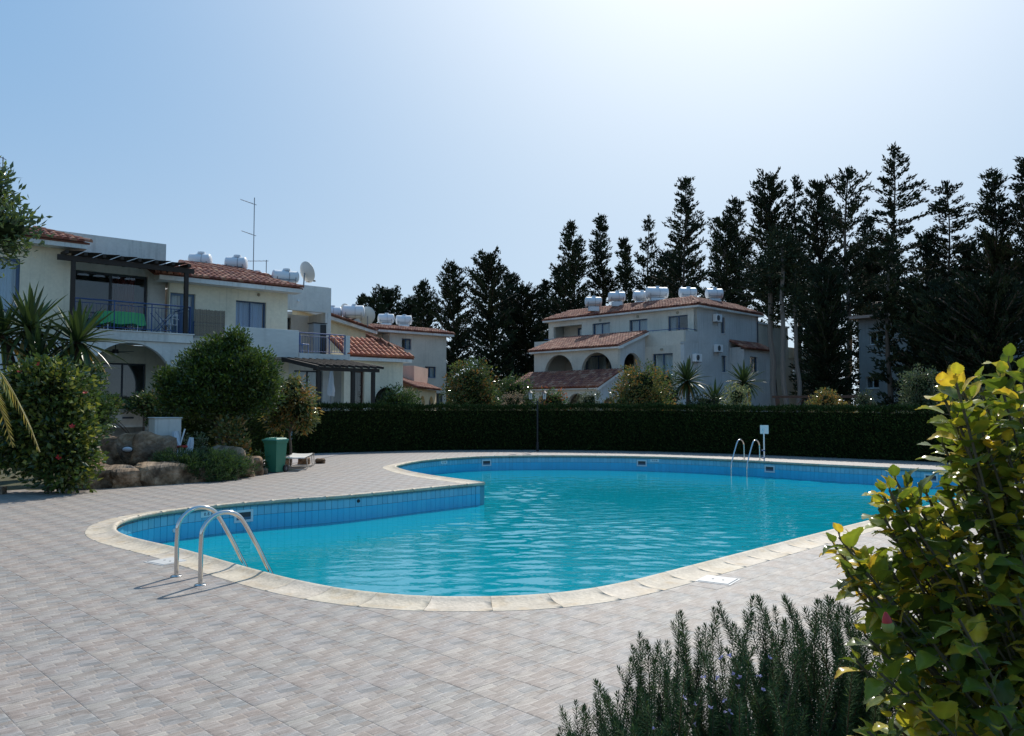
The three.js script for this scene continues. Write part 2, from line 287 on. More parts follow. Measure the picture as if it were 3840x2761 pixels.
{ // water surface with wind ripples
  const rip = noise2(31), cell = 0.0625, x0 = -6.0, x1 = 12.6, f0 = 6.6, f1 = 27.8, nx = Math.round((x1 - x0) / cell), nf = Math.round((f1 - f0) / cell);
  const wv = [[0.3, 1, 0.95, 0.0020], [-0.35, 1, 0.66, 0.0019], [0.1, 1, 0.44, 0.0017], [-0.5, 1, 0.36, 0.0014], [0.6, 1, 0.29, 0.0012], [-0.15, 1, 0.235, 0.0010], [0.25, 1, 0.2, 0.0007], [1, 0.35, 0.7, 0.0008]];
  const hgt = (x, f) => { let y = 0; const wx = x + 0.35 * rip(x * 0.7, f * 0.7, 256), wf = f + 0.45 * rip(x * 0.6 + 40, f * 0.6, 256), gust = 0.12 + 1.6 * Math.pow(rip(x * 0.36 + 9, f * 0.3, 256), 1.6); wv.forEach(([a, b, l, h], k) => { const q = Math.hypot(a, b); y += h * Math.sin((a * wx + b * wf) / q * TAU / l + k * 2.1); }); y += 0.006 * (rip(x * 1.6, f * 3.4, 256) - 0.5) + 0.004 * (rip(x * 4 + 30, f * 8, 256) - 0.5); return y * gust; };
  const inP = new Uint8Array((nx + 1) * (nf + 1)), row = [];
  for (let j = 0; j <= nf; j++) { const z = -(f0 + j * cell); row.length = 0; const P = OUT.P; for (let i = 0, k = P.length - 1; i < P.length; k = i++) if ((P[i].z > z) !== (P[k].z > z)) row.push((P[k].x - P[i].x) * (z - P[i].z) / (P[k].z - P[i].z) + P[i].x); row.sort((a, b) => a - b); for (let i = 0; i <= nx; i++) { const x = x0 + i * cell; let c = 0; for (const q of row) if (q < x) c++; inP[j * (nx + 1) + i] = c & 1; } }
  const id = new Int32Array((nx + 1) * (nf + 1)).fill(-1), pos = [], nor = [], uv = [], ix = [];
  const vert = (i, j) => { const k = j * (nx + 1) + i; if (id[k] < 0) { id[k] = pos.length / 3; const x = x0 + i * cell, f = f0 + j * cell, e = 0.03, y = hgt(x, f), dx = (hgt(x + e, f) - y) / e, df = (hgt(x, f + e) - y) / e, l = Math.hypot(dx, 1, df); pos.push(x, WATER + y, -f); nor.push(-dx / l, 1 / l, df / l); uv.push(x, f); } return id[k]; };
  for (let j = 0; j < nf; j++) for (let i = 0; i < nx; i++) { const k = j * (nx + 1) + i; if (inP[k] || inP[k + 1] || inP[k + nx + 1] || inP[k + nx + 2]) { const a = vert(i, j), b = vert(i + 1, j), c = vert(i + 1, j + 1), d = vert(i, j + 1); ix.push(a, b, c, a, c, d); } }
  const g = new THREE.BufferGeometry(); g.setAttribute('position', new THREE.Float32BufferAttribute(pos, 3)); g.setAttribute('normal', new THREE.Float32BufferAttribute(nor, 3)); g.setAttribute('uv', new THREE.Float32BufferAttribute(uv, 2)); g.setIndex(ix);
  M.water = phys([0.004, 0.335, 0.42], 0.03, { transmission: 0.25, thickness: 0, ior: 1.33, bumpMap: tex(512, (u, v) => { const k = 255 * (0.55 * fbm(u * 10, v * 22, 10, 3, 0.5, 22) + 0.45 * fbm(u * 22 + 3, v * 40, 22, 2, 0.5, 40)); return [k, k, k]; }, false, 0.55), bumpScale: 0.0024 });
  tag(part(scene, 'pool_water', g, M.water), 'rippled turquoise pool water reflecting sky and trees', null, null, 'structure');
}
// ---------------------------------------------------------------- ground and deck
{
  const big = new THREE.Shape([new THREE.Vector2(-400, -60), new THREE.Vector2(400, -60), new THREE.Vector2(400, 700), new THREE.Vector2(-400, 700)]);
  big.holes.push(new THREE.Path(OUT.P.filter((_, i) => i % 6 === 0).map((p, k) => new THREE.Vector2(p.x, -p.z))));
  const g = new THREE.ShapeGeometry(big); g.rotateX(-Math.PI / 2); g.translate(0, -0.05, 0);
  tag(part(scene, 'ground', g, M.lawn), 'dry garden ground round the pool terrace', null, null, 'structure');
}
const deck = new THREE.Group(); deck.name = numbered('pool_deck'); scene.add(deck);
tag(deck, 'pool deck of square grey tiles with a brick like print', null, null, 'structure');
{
  const T = 0.3333, e1 = [Math.SQRT1_2, -Math.SQRT1_2], e2 = [Math.SQRT1_2, Math.SQRT1_2], O = [-1.2, 5.2];
  // print of one tile: staggered rows of little bricks running along v, grey, beige and rosy, with pale joints
  const rp = rngOf(91), rows = [], tones = [[152, 147, 143], [144, 141, 138], [160, 153, 147], [150, 141, 135], [141, 140, 139], [165, 159, 152], [147, 138, 131], [155, 151, 148]];
  const cuts = [[0.0, 0.55, 0.86, 1], [0, 0.3, 0.72, 1], [0, 0.46, 0.66, 1], [0, 0.22, 0.62, 1], [0, 0.5, 0.8, 1]], edge = [0, 0.17, 0.42, 0.6, 0.82, 1];
  const tone = cuts.map((c) => c.map(() => tones[Math.floor(rp() * tones.length)]));
  const find = (u, v) => { let r = 0; const uu = u + 0.02 * Math.sin(v * 9 + u * 3); while (r < 4 && uu > edge[r + 1]) r++; let k = 0; while (k < 2 && v > cuts[r][k + 1]) k++; const du = Math.min(Math.abs(uu - edge[r]), Math.abs(uu - edge[r + 1])), dv = Math.min(Math.abs(v - cuts[r][k]), Math.abs(v - cuts[r][k + 1])); return [r, k, Math.min(du, dv), du]; };
  const print = (seed) => tex(256, (u, v) => {
    const [r, k, d, du] = find(u + 0.05 * (nz(u * 9 + seed, v * 9, 9) - 0.5), v + 0.07 * (nz(u * 14, v * 5 + seed, 14, 5) - 0.5)), t = tone[r][k], streak = fbm(u * 40 + seed, v * 5, 40, 3, 0.5, 5), big = fbm(u * 4 + seed, v * 4, 4, 3), fine = nz(u * 128 + seed, v * 128, 128);
    const k0 = (streak - 0.5) * 50 + (big - 0.5) * 22 + (fine - 0.5) * 26, joint = du < 0.011 ? 26 * nz(v * 12 + seed, r * 3.3, 12, 256) : d < 0.008 ? 8 : 0;
    return [t[0] + k0 + joint, t[1] + k0 + joint, t[2] + k0 + joint];
  });
  const relief = tex(256, (u, v) => { const [, , d] = find(u, v), k = clamp(d / 0.03, 0, 1) * 150 + fbm(u * 40, v * 8, 40, 3, 0.5, 8) * 90; return [k, k, k]; }, false);
  const tint = [[1, 0.985, 0.97], [0.95, 0.95, 0.965], [0.985, 0.955, 0.94], [0.93, 0.945, 0.95]];
  M.tile = tint.map((c, i) => phys([c[0] * 0.80, c[1] * 0.78, c[2] * 0.755], 0.6, { specularIntensity: 0.55, map: print(i * 17), bumpMap: relief, bumpScale: 0.003 }));
  M.grout = std([0.40, 0.37, 0.32], 0.95);
  // bed under the tiles shows in the joints
  const bed = new THREE.Shape([[-12.5, 1], [3.2, 0.8], [9, 4], [17, 12], [18, 22], [14.5, 26], [10, 29], [5, 31.2], [-1, 32.2], [-6.5, 31.6], [-7.6, 29], [-7.4, 24.5], [-6.6, 20.2], [-8.2, 17.3], [-9.3, 16.2], [-12.5, 15.4]].map(([x, f]) => new THREE.Vector2(x, f)));
  const poly = bed.getPoints();
  bed.holes.push(new THREE.Path(OUT.P.filter((_, i) => i % 6 === 0).map((p, k) => new THREE.Vector2(p.x, -p.z))));
  const bg = new THREE.ShapeGeometry(bed); bg.rotateX(-Math.PI / 2); bg.translate(0, -0.0022, 0); part(deck, 'mortar_bed', bg, M.grout);
  const inPoly = (x, f) => { let c = false; for (let i = 0, j = poly.length - 1; i < poly.length; j = i++) if ((poly[i].y > f) !== (poly[j].y > f) && x < (poly[j].x - poly[i].x) * (f - poly[i].y) / (poly[j].y - poly[i].y) + poly[i].x) c = !c; return c; };
  const inPlanter = (x, f) => x > 0.1 && f < 3.7 && x - f > -3.2 && f < 3.7;
  const r = rngOf(77), cells = [];
  for (let a = -90; a < 120; a++) for (let b = -80; b < 120; b++) {
    const cx = O[0] + (a + 0.5) * T * e1[0] + (b + 0.5) * T * e2[0], cf = O[1] + (a + 0.5) * T * e1[1] + (b + 0.5) * T * e2[1];
    if (!inPoly(cx, cf) || inPlanter(cx, cf) || cf < 1) continue;
    cells.push([Math.hypot(cx, cf), a, b, cx, cf]);
  }
  cells.sort((p, q) => p[0] - q[0]);
  const clip = (pg, px, pf, nx, nf) => { const out = []; for (let i = 0; i < pg.length; i++) { const A = pg[i], B = pg[(i + 1) % pg.length], da = (A[0] - px) * nx + (A[1] - pf) * nf, db = (B[0] - px) * nx + (B[1] - pf) * nf; if (da >= 0) out.push(A); if ((da >= 0) !== (db >= 0)) { const t = da / (da - db); out.push([lerp(A[0], B[0], t), lerp(A[1], B[1], t)]); } } return out; };
  const h = T / 2 - 0.0005, inset = 0.0012, depth = 0.009, whole = tileGeo([[-h, -h], [h, -h], [h, h], [-h, h]], 0, 0, false);
  function tileGeo(pg, cx, cf, world) {       // pg in (a, b) tile axes: chamfered slab; uv 0..1
    const n = pg.length, g = new THREE.BufferGeometry(), pos = [], uv = [], nor = []; let mx = 0, my = 0; pg.forEach((q) => { mx += q[0] / n; my += q[1] / n; });
    const inn = pg.map((q) => [q[0] + (mx - q[0]) * inset / Math.max(0.02, Math.hypot(mx - q[0], my - q[1])), q[1] + (my - q[1]) * inset / Math.max(0.02, Math.hypot(mx - q[0], my - q[1]))]);
    const P = (q, y) => [cx + q[0] * e1[0] + q[1] * e2[0], y, -(cf + q[0] * e1[1] + q[1] * e2[1])], U = (q) => [q[0] / T + 0.5, q[1] / T + 0.5];
    const push = (A, B, C, a, b, c) => { const n1 = V(...B).sub(V(...A)).cross(V(...C).sub(V(...A))).normalize(); pos.push(...A, ...B, ...C); uv.push(...a, ...b, ...c); for (let i = 0; i < 3; i++) nor.push(n1.x, n1.y, n1.z); };
    for (let i = 1; i < n - 1; i++) push(P(inn[0], 0), P(inn[i], 0), P(inn[i + 1], 0), U(inn[0]), U(inn[i]), U(inn[i + 1]));
    for (let i = 0; i < n; i++) { const j = (i + 1) % n, a = P(inn[i], 0), b = P(inn[j], 0), c = P(pg[j], -0.0005), d = P(pg[i], -0.0005), e = P(pg[j], -depth), f = P(pg[i], -depth); push(a, d, c, U(inn[i]), U(pg[i]), U(pg[j])); push(a, c, b, U(inn[i]), U(pg[j]), U(inn[j])); push(d, f, e, U(pg[i]), U(pg[i]), U(pg[j])); push(d, e, c, U(pg[i]), U(pg[j]), U(pg[j])); }
    g.setAttribute('position', new THREE.Float32BufferAttribute(pos, 3)); g.setAttribute('normal', new THREE.Float32BufferAttribute(nor, 3)); g.setAttribute('uv', new THREE.Float32BufferAttribute(uv, 2)); return g;
  }
  const rest = [[], [], [], []]; let made = 0;
  for (const [dist, a, b, cx, cf] of cells) {
    const [dn, k] = nearest(cx, -cf); let pg = null;
    if (dn < 0.8) {
      pg = [[-h, -h], [h, -h], [h, h], [-h, h]];
      const cutAt = (i) => { const p = OUT.P[i], n = OUT.N[i]; const px = p.x + n.x * 0.2 - cx, pf = -(p.z + n.z * 0.2) - cf, nxx = n.x, nf = -n.z; pg = clip(pg, px * e1[0] + pf * e1[1], px * e2[0] + pf * e2[1], nxx * e1[0] + nf * e1[1], nxx * e2[0] + nf * e2[1]); };
      cutAt(k); if (Math.min(k, OUT.n - k) * OUT.step < 1.0) { cutAt(8); cutAt(OUT.n - 8); }
      if (pg.length < 3) continue;
    } else if (insidePool(cx, -cf)) continue;
    const mi = Math.floor(r() * 4), tilt = (r() - 0.5) * 0.005, tilt2 = (r() - 0.5) * 0.005;
    const inFrame = cf > 3.7 && Math.abs(cx) < cf * 0.66 && !(cx > 0.9 && cf < 4.4);
    if (inFrame && made < 300) { const m = part(deck, 'tile', pg ? tileGeo(pg, 0, 0) : whole, M.tile[mi]); m.position.set(cx, (r() - 0.5) * 0.0012, -cf); m.rotation.set(tilt, 0, tilt2); made++; }
    else { const g = pg ? tileGeo(pg, 0, 0) : whole.clone(); g.rotateX(tilt); g.rotateZ(tilt2); g.translate(cx, (r() - 0.5) * 0.0012, -cf); rest[mi].push(g); }
  }
  // the far tiles, one part: the four tints as material groups
  const merged = mergeGeometries(rest.map((l) => mergeGeometries(l)), true);
  part(deck, 'tile_field', merged, M.tile, 'stuff');
  // white plastic access covers let into the deck
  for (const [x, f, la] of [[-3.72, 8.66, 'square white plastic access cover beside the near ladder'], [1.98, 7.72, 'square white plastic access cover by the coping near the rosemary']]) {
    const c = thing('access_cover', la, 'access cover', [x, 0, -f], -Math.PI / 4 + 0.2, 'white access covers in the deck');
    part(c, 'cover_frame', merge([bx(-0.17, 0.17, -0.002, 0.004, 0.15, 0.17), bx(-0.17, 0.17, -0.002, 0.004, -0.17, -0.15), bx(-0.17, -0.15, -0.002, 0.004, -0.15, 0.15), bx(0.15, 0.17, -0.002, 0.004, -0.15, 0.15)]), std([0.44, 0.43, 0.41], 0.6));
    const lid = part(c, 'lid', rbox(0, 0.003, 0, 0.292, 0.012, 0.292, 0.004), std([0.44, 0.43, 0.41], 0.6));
    for (const s of [-1, 1]) { const g = new THREE.CylinderGeometry(0.012, 0.012, 0.003, 10); g.translate(s * 0.05, 0.0095, 0); part(lid, 'finger_hole_shade', g, M.dark); }  // dark discs on the lid stand in for the shade inside the holes
  }
}
// ---------------------------------------------------------------- pool ladders
function ladder(label, x, f, turn) {       // origin between the two posts; local +z leads into the water
  const t = thing('pool_ladder', label, 'ladder', [x, 0, -f], turn, 'stainless steel pool ladders');
  for (const s of [-0.275, 0.275]) {
    const c = new THREE.CurvePath(), y0 = 0.0, R = 0.225, top = 0.43;
    const pts = [V(s, y0, 0), V(s, 0.15, 0), V(s, 0.32, 0), V(s, top - 0.03, 0.003)];
    for (let i = 1; i < 10; i++) { const a = Math.PI * i / 10 * 0.86; pts.push(V(s, top + R * Math.sin(a), R - R * Math.cos(a))); }
    pts.push(V(s, 0.34, 0.54), V(s, 0.12, 0.655), V(s, -0.06, 0.745), V(s, -0.2, 0.775), V(s, -0.45, 0.78), V(s, -0.9, 0.78), V(s, -1.25, 0.78));
    part(t, 'handrail', new THREE.TubeGeometry(new THREE.CatmullRomCurve3(pts, false, 'centripetal'), 90, 0.0215, 14), M.steel);
    const fl = new THREE.LatheGeometry([[0.022, 0.014], [0.045, 0.012], [0.054, 0.006], [0.055, 0.001], [0.0, 0.001]].map(([a, b]) => new THREE.Vector2(a, b)), 22); fl.translate(s, 0, 0); part(t, 'flange', fl, M.steel);
  }
  for (const y of [-0.6, -0.85, -1.1]) part(t, 'tread', rbox(0, y, 0.76, 0.51, 0.025, 0.09, 0.008), M.steel);
  return t;
}
ladder('stainless steel ladder with twin hoop handrails at the shallow tip of the pool', -3.11, 7.71, rad(180 - 45));
ladder('smaller looking stainless steel ladder on the far coping before the dark hedge', 7.66, 25.45, rad(-47));
{ // no entry board on a thin post tied to the far ladder
  const t = thing('sign_post', 'small white sign board on a thin pole strapped to the far ladder', 'sign', [7.98, 0, -25.22], rad(-12));
  part(t, 'pole', rod(V(0, 0, 0), V(0, 1.0, 0), 0.022, 10), M.plasticWhite);
  const b = part(t, 'board', rbox(0.02, 0.98, 0.0, 0.24, 0.26, 0.012, 0.005), M.plasticWhite); b.position.z = -0.03;
  part(b, 'board_rim', merge([bx(-0.105, 0.145, 1.1, 1.118, -0.012, 0.012), bx(-0.105, 0.145, 0.845, 0.86, -0.012, 0.012), bx(0.13, 0.147, 0.86, 1.1, -0.012, 0.012), bx(-0.107, -0.09, 0.86, 1.1, -0.012, 0.012)]), M.plasticWhite);
  for (const y of [0.32, 0.08]) part(t, 'strap', rbox(-0.03, y, 0, 0.11, 0.035, 0.05, 0.006), M.blueRail);
}
// ---------------------------------------------------------------- vegetation builders
function blade(tb, o, d, side, len, wid, k, fold = 0.25) {      // a leaf: two halves folded along the midrib, pointed
  const m = [o[0] + d[0] * len * 0.45, o[1] + d[1] * len * 0.45, o[2] + d[2] * len * 0.45], t = [o[0] + d[0] * len, o[1] + d[1] * len, o[2] + d[2] * len];
  const nx = d[1] * side[2] - d[2] * side[1], ny = d[2] * side[0] - d[0] * side[2], nz_ = d[0] * side[1] - d[1] * side[0], w = wid / 2, f = wid * fold;
  const L = [m[0] + side[0] * w + nx * f, m[1] + side[1] * w + ny * f, m[2] + side[2] * w + nz_ * f], R = [m[0] - side[0] * w + nx * f, m[1] - side[1] * w + ny * f, m[2] - side[2] * w + nz_ * f];
  tb.tri(o, L, t, k); tb.tri(o, t, R, k);
}
const unit = (x, y, z) => { const l = Math.hypot(x, y, z) || 1; return [x / l, y / l, z / l]; };
function sideOf(d, r) { let a = unit(r() - 0.5, r() - 0.5, r() - 0.5); const k = a[0] * d[0] + a[1] * d[1] + a[2] * d[2]; return unit(a[0] - k * d[0], a[1] - k * d[1], a[2] - k * d[2]); }
const shade = (c, r, v = 0.25) => { const k = 1 + (r() - 0.5) * 2 * v; return [c[0] * k, c[1] * k, c[2] * k]; };
// leaves spread in clumps through lobes [x, y, z, rx, ry, rz]; out = how much they sit at the surface
function crown(seed, lobes, n, len, wid, palette, { droop = 0, out = 0.55, clump = 9, spread = 0.12, up = 0.3, fold = 0.22 } = {}) {
  const r = rngOf(seed), tb = new TB(), vol = lobes.map((l) => l[3] * l[4] + l[4] * l[5]), tot = vol.reduce((a, b) => a + b, 0);
  for (let q = 0; q < n / clump; q++) {
    let s = r() * tot, li = 0; while (s > vol[li] && li < lobes.length - 1) s -= vol[li++];
    const l = lobes[li], u = unit(r() - 0.5 || 0.1, (r() - 0.5) * 1.0, r() - 0.5), rr = Math.pow(r(), out * 0.72) * (0.86 + 0.24 * r());
    const c = [l[0] + u[0] * l[3] * rr, l[1] + u[1] * l[4] * rr, l[2] + u[2] * l[5] * rr], base = palette[Math.floor(Math.pow(r(), 1.3) * palette.length)];
    for (let i = 0; i < clump; i++) {
      const d = unit(u[0] * 0.8 + (r() - 0.5) * 1.6, u[1] * 0.6 + up + (r() - 0.5) * 1.4 - droop, u[2] * 0.8 + (r() - 0.5) * 1.6);
      const o = [c[0] + (r() - 0.5) * spread * 2, c[1] + (r() - 0.5) * spread * 2, c[2] + (r() - 0.5) * spread * 2];
      blade(tb, o, d, sideOf(d, r), len * (0.6 + 0.7 * r()), wid * (0.7 + 0.5 * r()), shade(base, r), fold);
    }
  }
  return tb.geo();
}
// a few bare limbs from the foot of a shrub into its lobes
function limbs(seed, foot, lobes, r0, n = 2) {
  const r = rngOf(seed), g = [];
  for (const l of lobes) for (let i = 0; i < n; i++) {
    const e = V(l[0] + (r() - 0.5) * l[3], l[1] + (r() - 0.2) * l[4] * 0.7, l[2] + (r() - 0.5) * l[5]), m = V(lerp(foot[0], e.x, 0.4) + (r() - 0.5) * 0.2, lerp(foot[1], e.y, 0.55), lerp(foot[2], e.z, 0.4) + (r() - 0.5) * 0.2);
    g.push(tube([V(...foot), m, e], r0 * (0.45 + 0.4 * r()), 5, 6));
  }
  return merge(g);
}
function taperTrunk(pts, r0, r1, seg = 8) {
  const c = new THREE.CatmullRomCurve3(pts), n = pts.length * 3, g = new THREE.TubeGeometry(c, n, 1, seg), p = g.attributes.position, v = V(0, 0, 0);
  for (let i = 0; i <= n; i++) { const q = c.getPointAt(i / n), k = lerp(r0, r1, i / n); for (let j = 0; j <= seg; j++) { const a = i * (seg + 1) + j; v.fromBufferAttribute(p, a).sub(q).multiplyScalar(k * (1 + 0.08 * Math.sin(j * 2.3 + i))).add(q); p.setXYZ(a, v.x, v.y, v.z); } }
  return g;
}
function shrub(name, label, cat, x, f, lobes, o) {           // lobes in local metres above the foot
  const t = thing(name, label, cat, [x, o.y || 0, -f], 0, o.group), foot = [0, 0, 0];
  if (o.trunk) part(t, 'trunk', taperTrunk([V(0, -0.05, 0), V(0.03, o.trunk * 0.5, 0.02), V(-0.02, o.trunk, 0), V(0, o.trunk * 1.35, 0)], o.trunkR || 0.06, (o.trunkR || 0.06) * 0.6), o.barkMat || M.bark);
  part(t, 'stem', limbs(o.seed + 1, o.trunk ? [0, o.trunk, 0] : foot, lobes, o.stemR || 0.022, 3), o.barkMat || M.bark);
  if (o.core !== 0) part(t, 'opaque_core', merge(lobes.map((l, i) => { const g = new THREE.IcosahedronGeometry(1, 3), p = g.attributes.position, k = o.core || 0.5; for (let q = 0; q < p.count; q++) { const n = 0.7 + 0.6 * nz(p.getX(q) * 2.2 + i * 9 + o.seed, p.getY(q) * 2.2 + p.getZ(q) * 1.7 + 50, 256); p.setXYZ(q, l[0] + p.getX(q) * l[3] * k * n, Math.max(0.02, l[1] + p.getY(q) * l[4] * k * n), l[2] + p.getZ(q) * l[5] * k * n); } g.computeVertexNormals(); return g; })), M.darkCore);  // opaque core added to block light and darken the inside of the crown
  part(t, 'crown', crown(o.seed, lobes, o.n, o.len, o.wid, o.pal, o.opt), o.mat || M.leaf, 'stuff');
  return t;
}
M.darkCore = phys([0.03, 0.046, 0.016], 1, { specularIntensity: 0.15, map: M.soil.map });  // dark green for the added cores that block light
const GREEN = [[0.042, 0.078, 0.015], [0.055, 0.10, 0.018], [0.035, 0.065, 0.015], [0.085, 0.135, 0.024]];
const GLOSS = [[0.036, 0.065, 0.018], [0.045, 0.085, 0.022], [0.06, 0.10, 0.022], [0.11, 0.13, 0.025]];
const YELLOW = [[0.11, 0.13, 0.03], [0.17, 0.16, 0.035], [0.07, 0.10, 0.03], [0.26, 0.18, 0.04], [0.30, 0.15, 0.03]];
// ragged cypress or pine: trunk, boughs in uneven tiers, tufts of scale leaves on each bough
function conifer(seed, h, rad_, o) {
  const r = rngOf(seed), tb = new TB(), wood = [], lean = [(r() - 0.5) * 0.5, (r() - 0.5) * 0.5], at = (y) => V(lean[0] * Math.pow(y / h, 2) + 0.12 * Math.sin(y * 0.45 + seed), y, lean[1] * Math.pow(y / h, 2) + 0.1 * Math.cos(y * 0.37 + seed));
  const base = o.base ?? 0.12, dens = o.dens ?? 1, rise = o.rise ?? 0.55, leaf = o.leaf ?? 0.34, shape = o.shape || 'spire';
  const prof = (q) => { // q: 0 at the lowest bough, 1 at the top
    const s = shape === 'spire' ? Math.pow(1 - q, 0.6) * (0.85 + 0.15 * Math.min(1, q * 5)) : shape === 'column' ? Math.pow(1 - q, 0.42) * (0.8 + 0.2 * Math.min(1, q * 4)) : Math.sqrt(Math.max(0, 1 - Math.pow(Math.abs(q - 0.5) * 2, 2.6)));
    return s * (0.7 + 0.55 * nz(seed * 3.7 + q * 9, seed, 256));
  };
  let y = h * base, step = h * 0.016 / dens;
  const tuft = (c, d, k) => { const n = Math.round(8 + 5 * r()); for (let i = 0; i < n; i++) { const e = unit(d[0] * 1.1 + (r() - 0.5) * 1.5, d[1] + 0.45 + (r() - 0.5) * 1.2, d[2] * 1.1 + (r() - 0.5) * 1.5), w = [c[0] + (r() - 0.5) * leaf * 0.9, c[1] + (r() - 0.5) * leaf * 0.9, c[2] + (r() - 0.5) * leaf * 0.9]; blade(tb, w, e, sideOf(e, r), leaf * (0.5 + 0.7 * r()), leaf * 0.34, k, 0.3); } };
  while (y < h * 0.985) {
    const q = (y / h - base) / (1 - base), R = rad_ * prof(q) + 0.12, n = R > 0.5 ? (r() < 0.5 ? 3 : 2) : 2;
    for (let i = 0; i < n; i++) {
      if (r() < (o.gap ?? 0.12)) continue;
      const a = r() * TAU, L = R * (0.5 + 0.75 * r()), s = at(y), up = rise * (0.6 + 0.8 * r()) * (0.6 + q), e = V(s.x + Math.cos(a) * L, y + L * up, s.z + Math.sin(a) * L);
      if (L > 0.7 && r() < 0.7) wood.push(rod(s, e, 0.018 + 0.012 * L, 4));
      const m = Math.max(2, Math.round(L / (leaf * 0.85))), k = shade(o.pal[Math.floor(r() * o.pal.length)], r, 0.3), d = unit(Math.cos(a), up, Math.sin(a));
      for (let j = 1; j <= m; j++) { const t = j / m; if (t < (o.bare ?? 0.12)) continue; tuft([lerp(s.x, e.x, t), lerp(s.y, e.y, t) + (r() - 0.5) * 0.15, lerp(s.z, e.z, t)], d, k); }
    }
    y += step * (0.5 + r());
  }
  for (let i = 0; i < 5; i++) { const p = at(h * (0.955 + 0.01 * i)); tuft([p.x, p.y, p.z], [0, 1, 0], o.pal[0]); }
  const tp = []; for (let i = 0; i <= 8; i++) tp.push(at(h * i / 8 * 0.985));
  return { trunk: merge([taperTrunk(tp, o.tr || 0.2, 0.03, 7), ...wood]), crown: tb.geo() };
}
// rosette of sword leaves, each leaf a mesh of its own
const swordGeo = [0, 1, 2].map((v) => { const tb = new TB(), n = 6, bend = [0.05, 0.2, 0.42][v]; let prev = null; for (let i = 0; i <= n; i++) { const t = i / n, w = 0.052 * Math.pow(Math.sin(Math.PI * Math.min(1, 0.16 + t * 0.84)), 0.7) * (t > 0.98 ? 0.05 : 1), x = t - bend * bend * t * t * 0.3, y = -bend * t * t; const c = [x, y, 0], l = [x, y + w * 0.45, w], rr = [x, y + w * 0.45, -w]; if (prev) { const k = [1, 1, 1]; tb.quad(prev[0], c, l, prev[1], k); tb.quad(prev[0], prev[2], rr, c, k); } prev = [c, l, rr]; } return tb.geo(); });
M.sword = [[0.035, 0.065, 0.015], [0.06, 0.095, 0.02], [0.028, 0.05, 0.015]].map((c) => phys(c, 0.9, { specularIntensity: 0.3, transmission: 0.22, thickness: 0, clearcoat: 0.7, clearcoatRoughness: 0.35, side: THREE.DoubleSide }));
M.swordDry = phys([0.30, 0.20, 0.05], 0.9, { transmission: 0.3, thickness: 0, side: THREE.DoubleSide });
function rosette(t, x, y, z, L, n, seed, lowest = -35) {
  const r = rngOf(seed);
  for (let i = 0; i < n; i++) {
    const q = i / n, a = i * 2.39996 + r() * 0.5, el = lerp(85, lowest, Math.pow(q, 0.8)) + (r() - 0.5) * 16, m = new THREE.Mesh(swordGeo[q < 0.35 ? 0 : q < 0.7 ? 1 : 2], q > 0.93 ? M.swordDry : M.sword[Math.floor(r() * 3)]);
    m.name = 'leaf'; m.position.set(x, y, z); m.rotation.order = 'YZX'; m.rotation.set((r() - 0.5) * 0.4, a, rad(el)); const s = L * (0.75 + 0.4 * r()); m.scale.set(s, s, s); m.castShadow = m.receiveShadow = true; t.add(m);
  }
}
// ---------------------------------------------------------------- clipped hedges
function hedge(label, line, th, seed, hAt, perM) {
  const t = thing('clipped_hedge', label, 'hedge', [0, 0, 0], 0, 'clipped hedges round the pool'), r = rngOf(seed), tb = new TB(), core = [];
  const c = new THREE.CatmullRomCurve3(line.map(([x, f]) => V(x, 0, -f)), false, 'catmullrom', 0.3), L = c.getLength(), n = Math.ceil(L / 0.8);
  for (let i = 0; i < n; i++) { const a = c.getPointAt(i / n), b = c.getPointAt((i + 1) / n), m = a.clone().add(b).multiplyScalar(0.5), h = hAt(i / n) - 0.2, g = box(m.x, h / 2, m.z, a.distanceTo(b) + 0.05, h, th - 0.5, Math.atan2(-(b.z - a.z), b.x - a.x)); core.push(g); }
  const pal = [[0.026, 0.045, 0.011], [0.032, 0.054, 0.013], [0.02, 0.036, 0.01], [0.05, 0.075, 0.017]], N = Math.round(L * perM);
  for (let i = 0; i < N; i++) {
    const u = r(), p = c.getPointAt(u), tg = c.getTangentAt(u), nx = -tg.z, nzz = tg.x, H = hAt(u) + 0.07 * (nz(u * L * 0.9, seed, 256) - 0.5) + 0.05 * (nz(u * L * 4, seed + 3, 256) - 0.5), q = r() * (2 * H + th); let off, y, d;
    if (q < H) { off = 1; y = q; } else if (q < H + th) { off = (q - H) / th * 2 - 1; y = H; } else { off = -1; y = q - H - th; }
    const bulge = 0.06 * (nz(u * L * 1.7, y * 2 + seed, 256) - 0.5) - 0.2 * r() * r(), side = off * (th / 2 - 0.02 + bulge), top = y === H;
    d = unit(nx * (top ? 0 : off) * 1.0 + (r() - 0.5) * 1.5, (top ? 0.9 : 0.5) + (r() - 0.5), nzz * (top ? 0 : off) * 1.0 + (r() - 0.5) * 1.5);
    const o = [p.x + nx * side - d[0] * 0.03, y - (top ? 0.04 + 0.14 * r() * r() : 0) + (r() - 0.5) * 0.05, p.z + nzz * side - d[2] * 0.03];
    blade(tb, o, d, sideOf(d, r), 0.07 + 0.07 * r() + (top && r() < 0.08 ? 0.09 : 0), 0.034 + 0.02 * r(), shade(pal[Math.floor(r() * 4)], r), 0.2);
  }
  part(t, 'opaque_core', merge(core), M.darkCore); part(t, 'foliage', tb.geo(), M.leafFar, 'stuff');  // solid dark core added behind the leaves
}
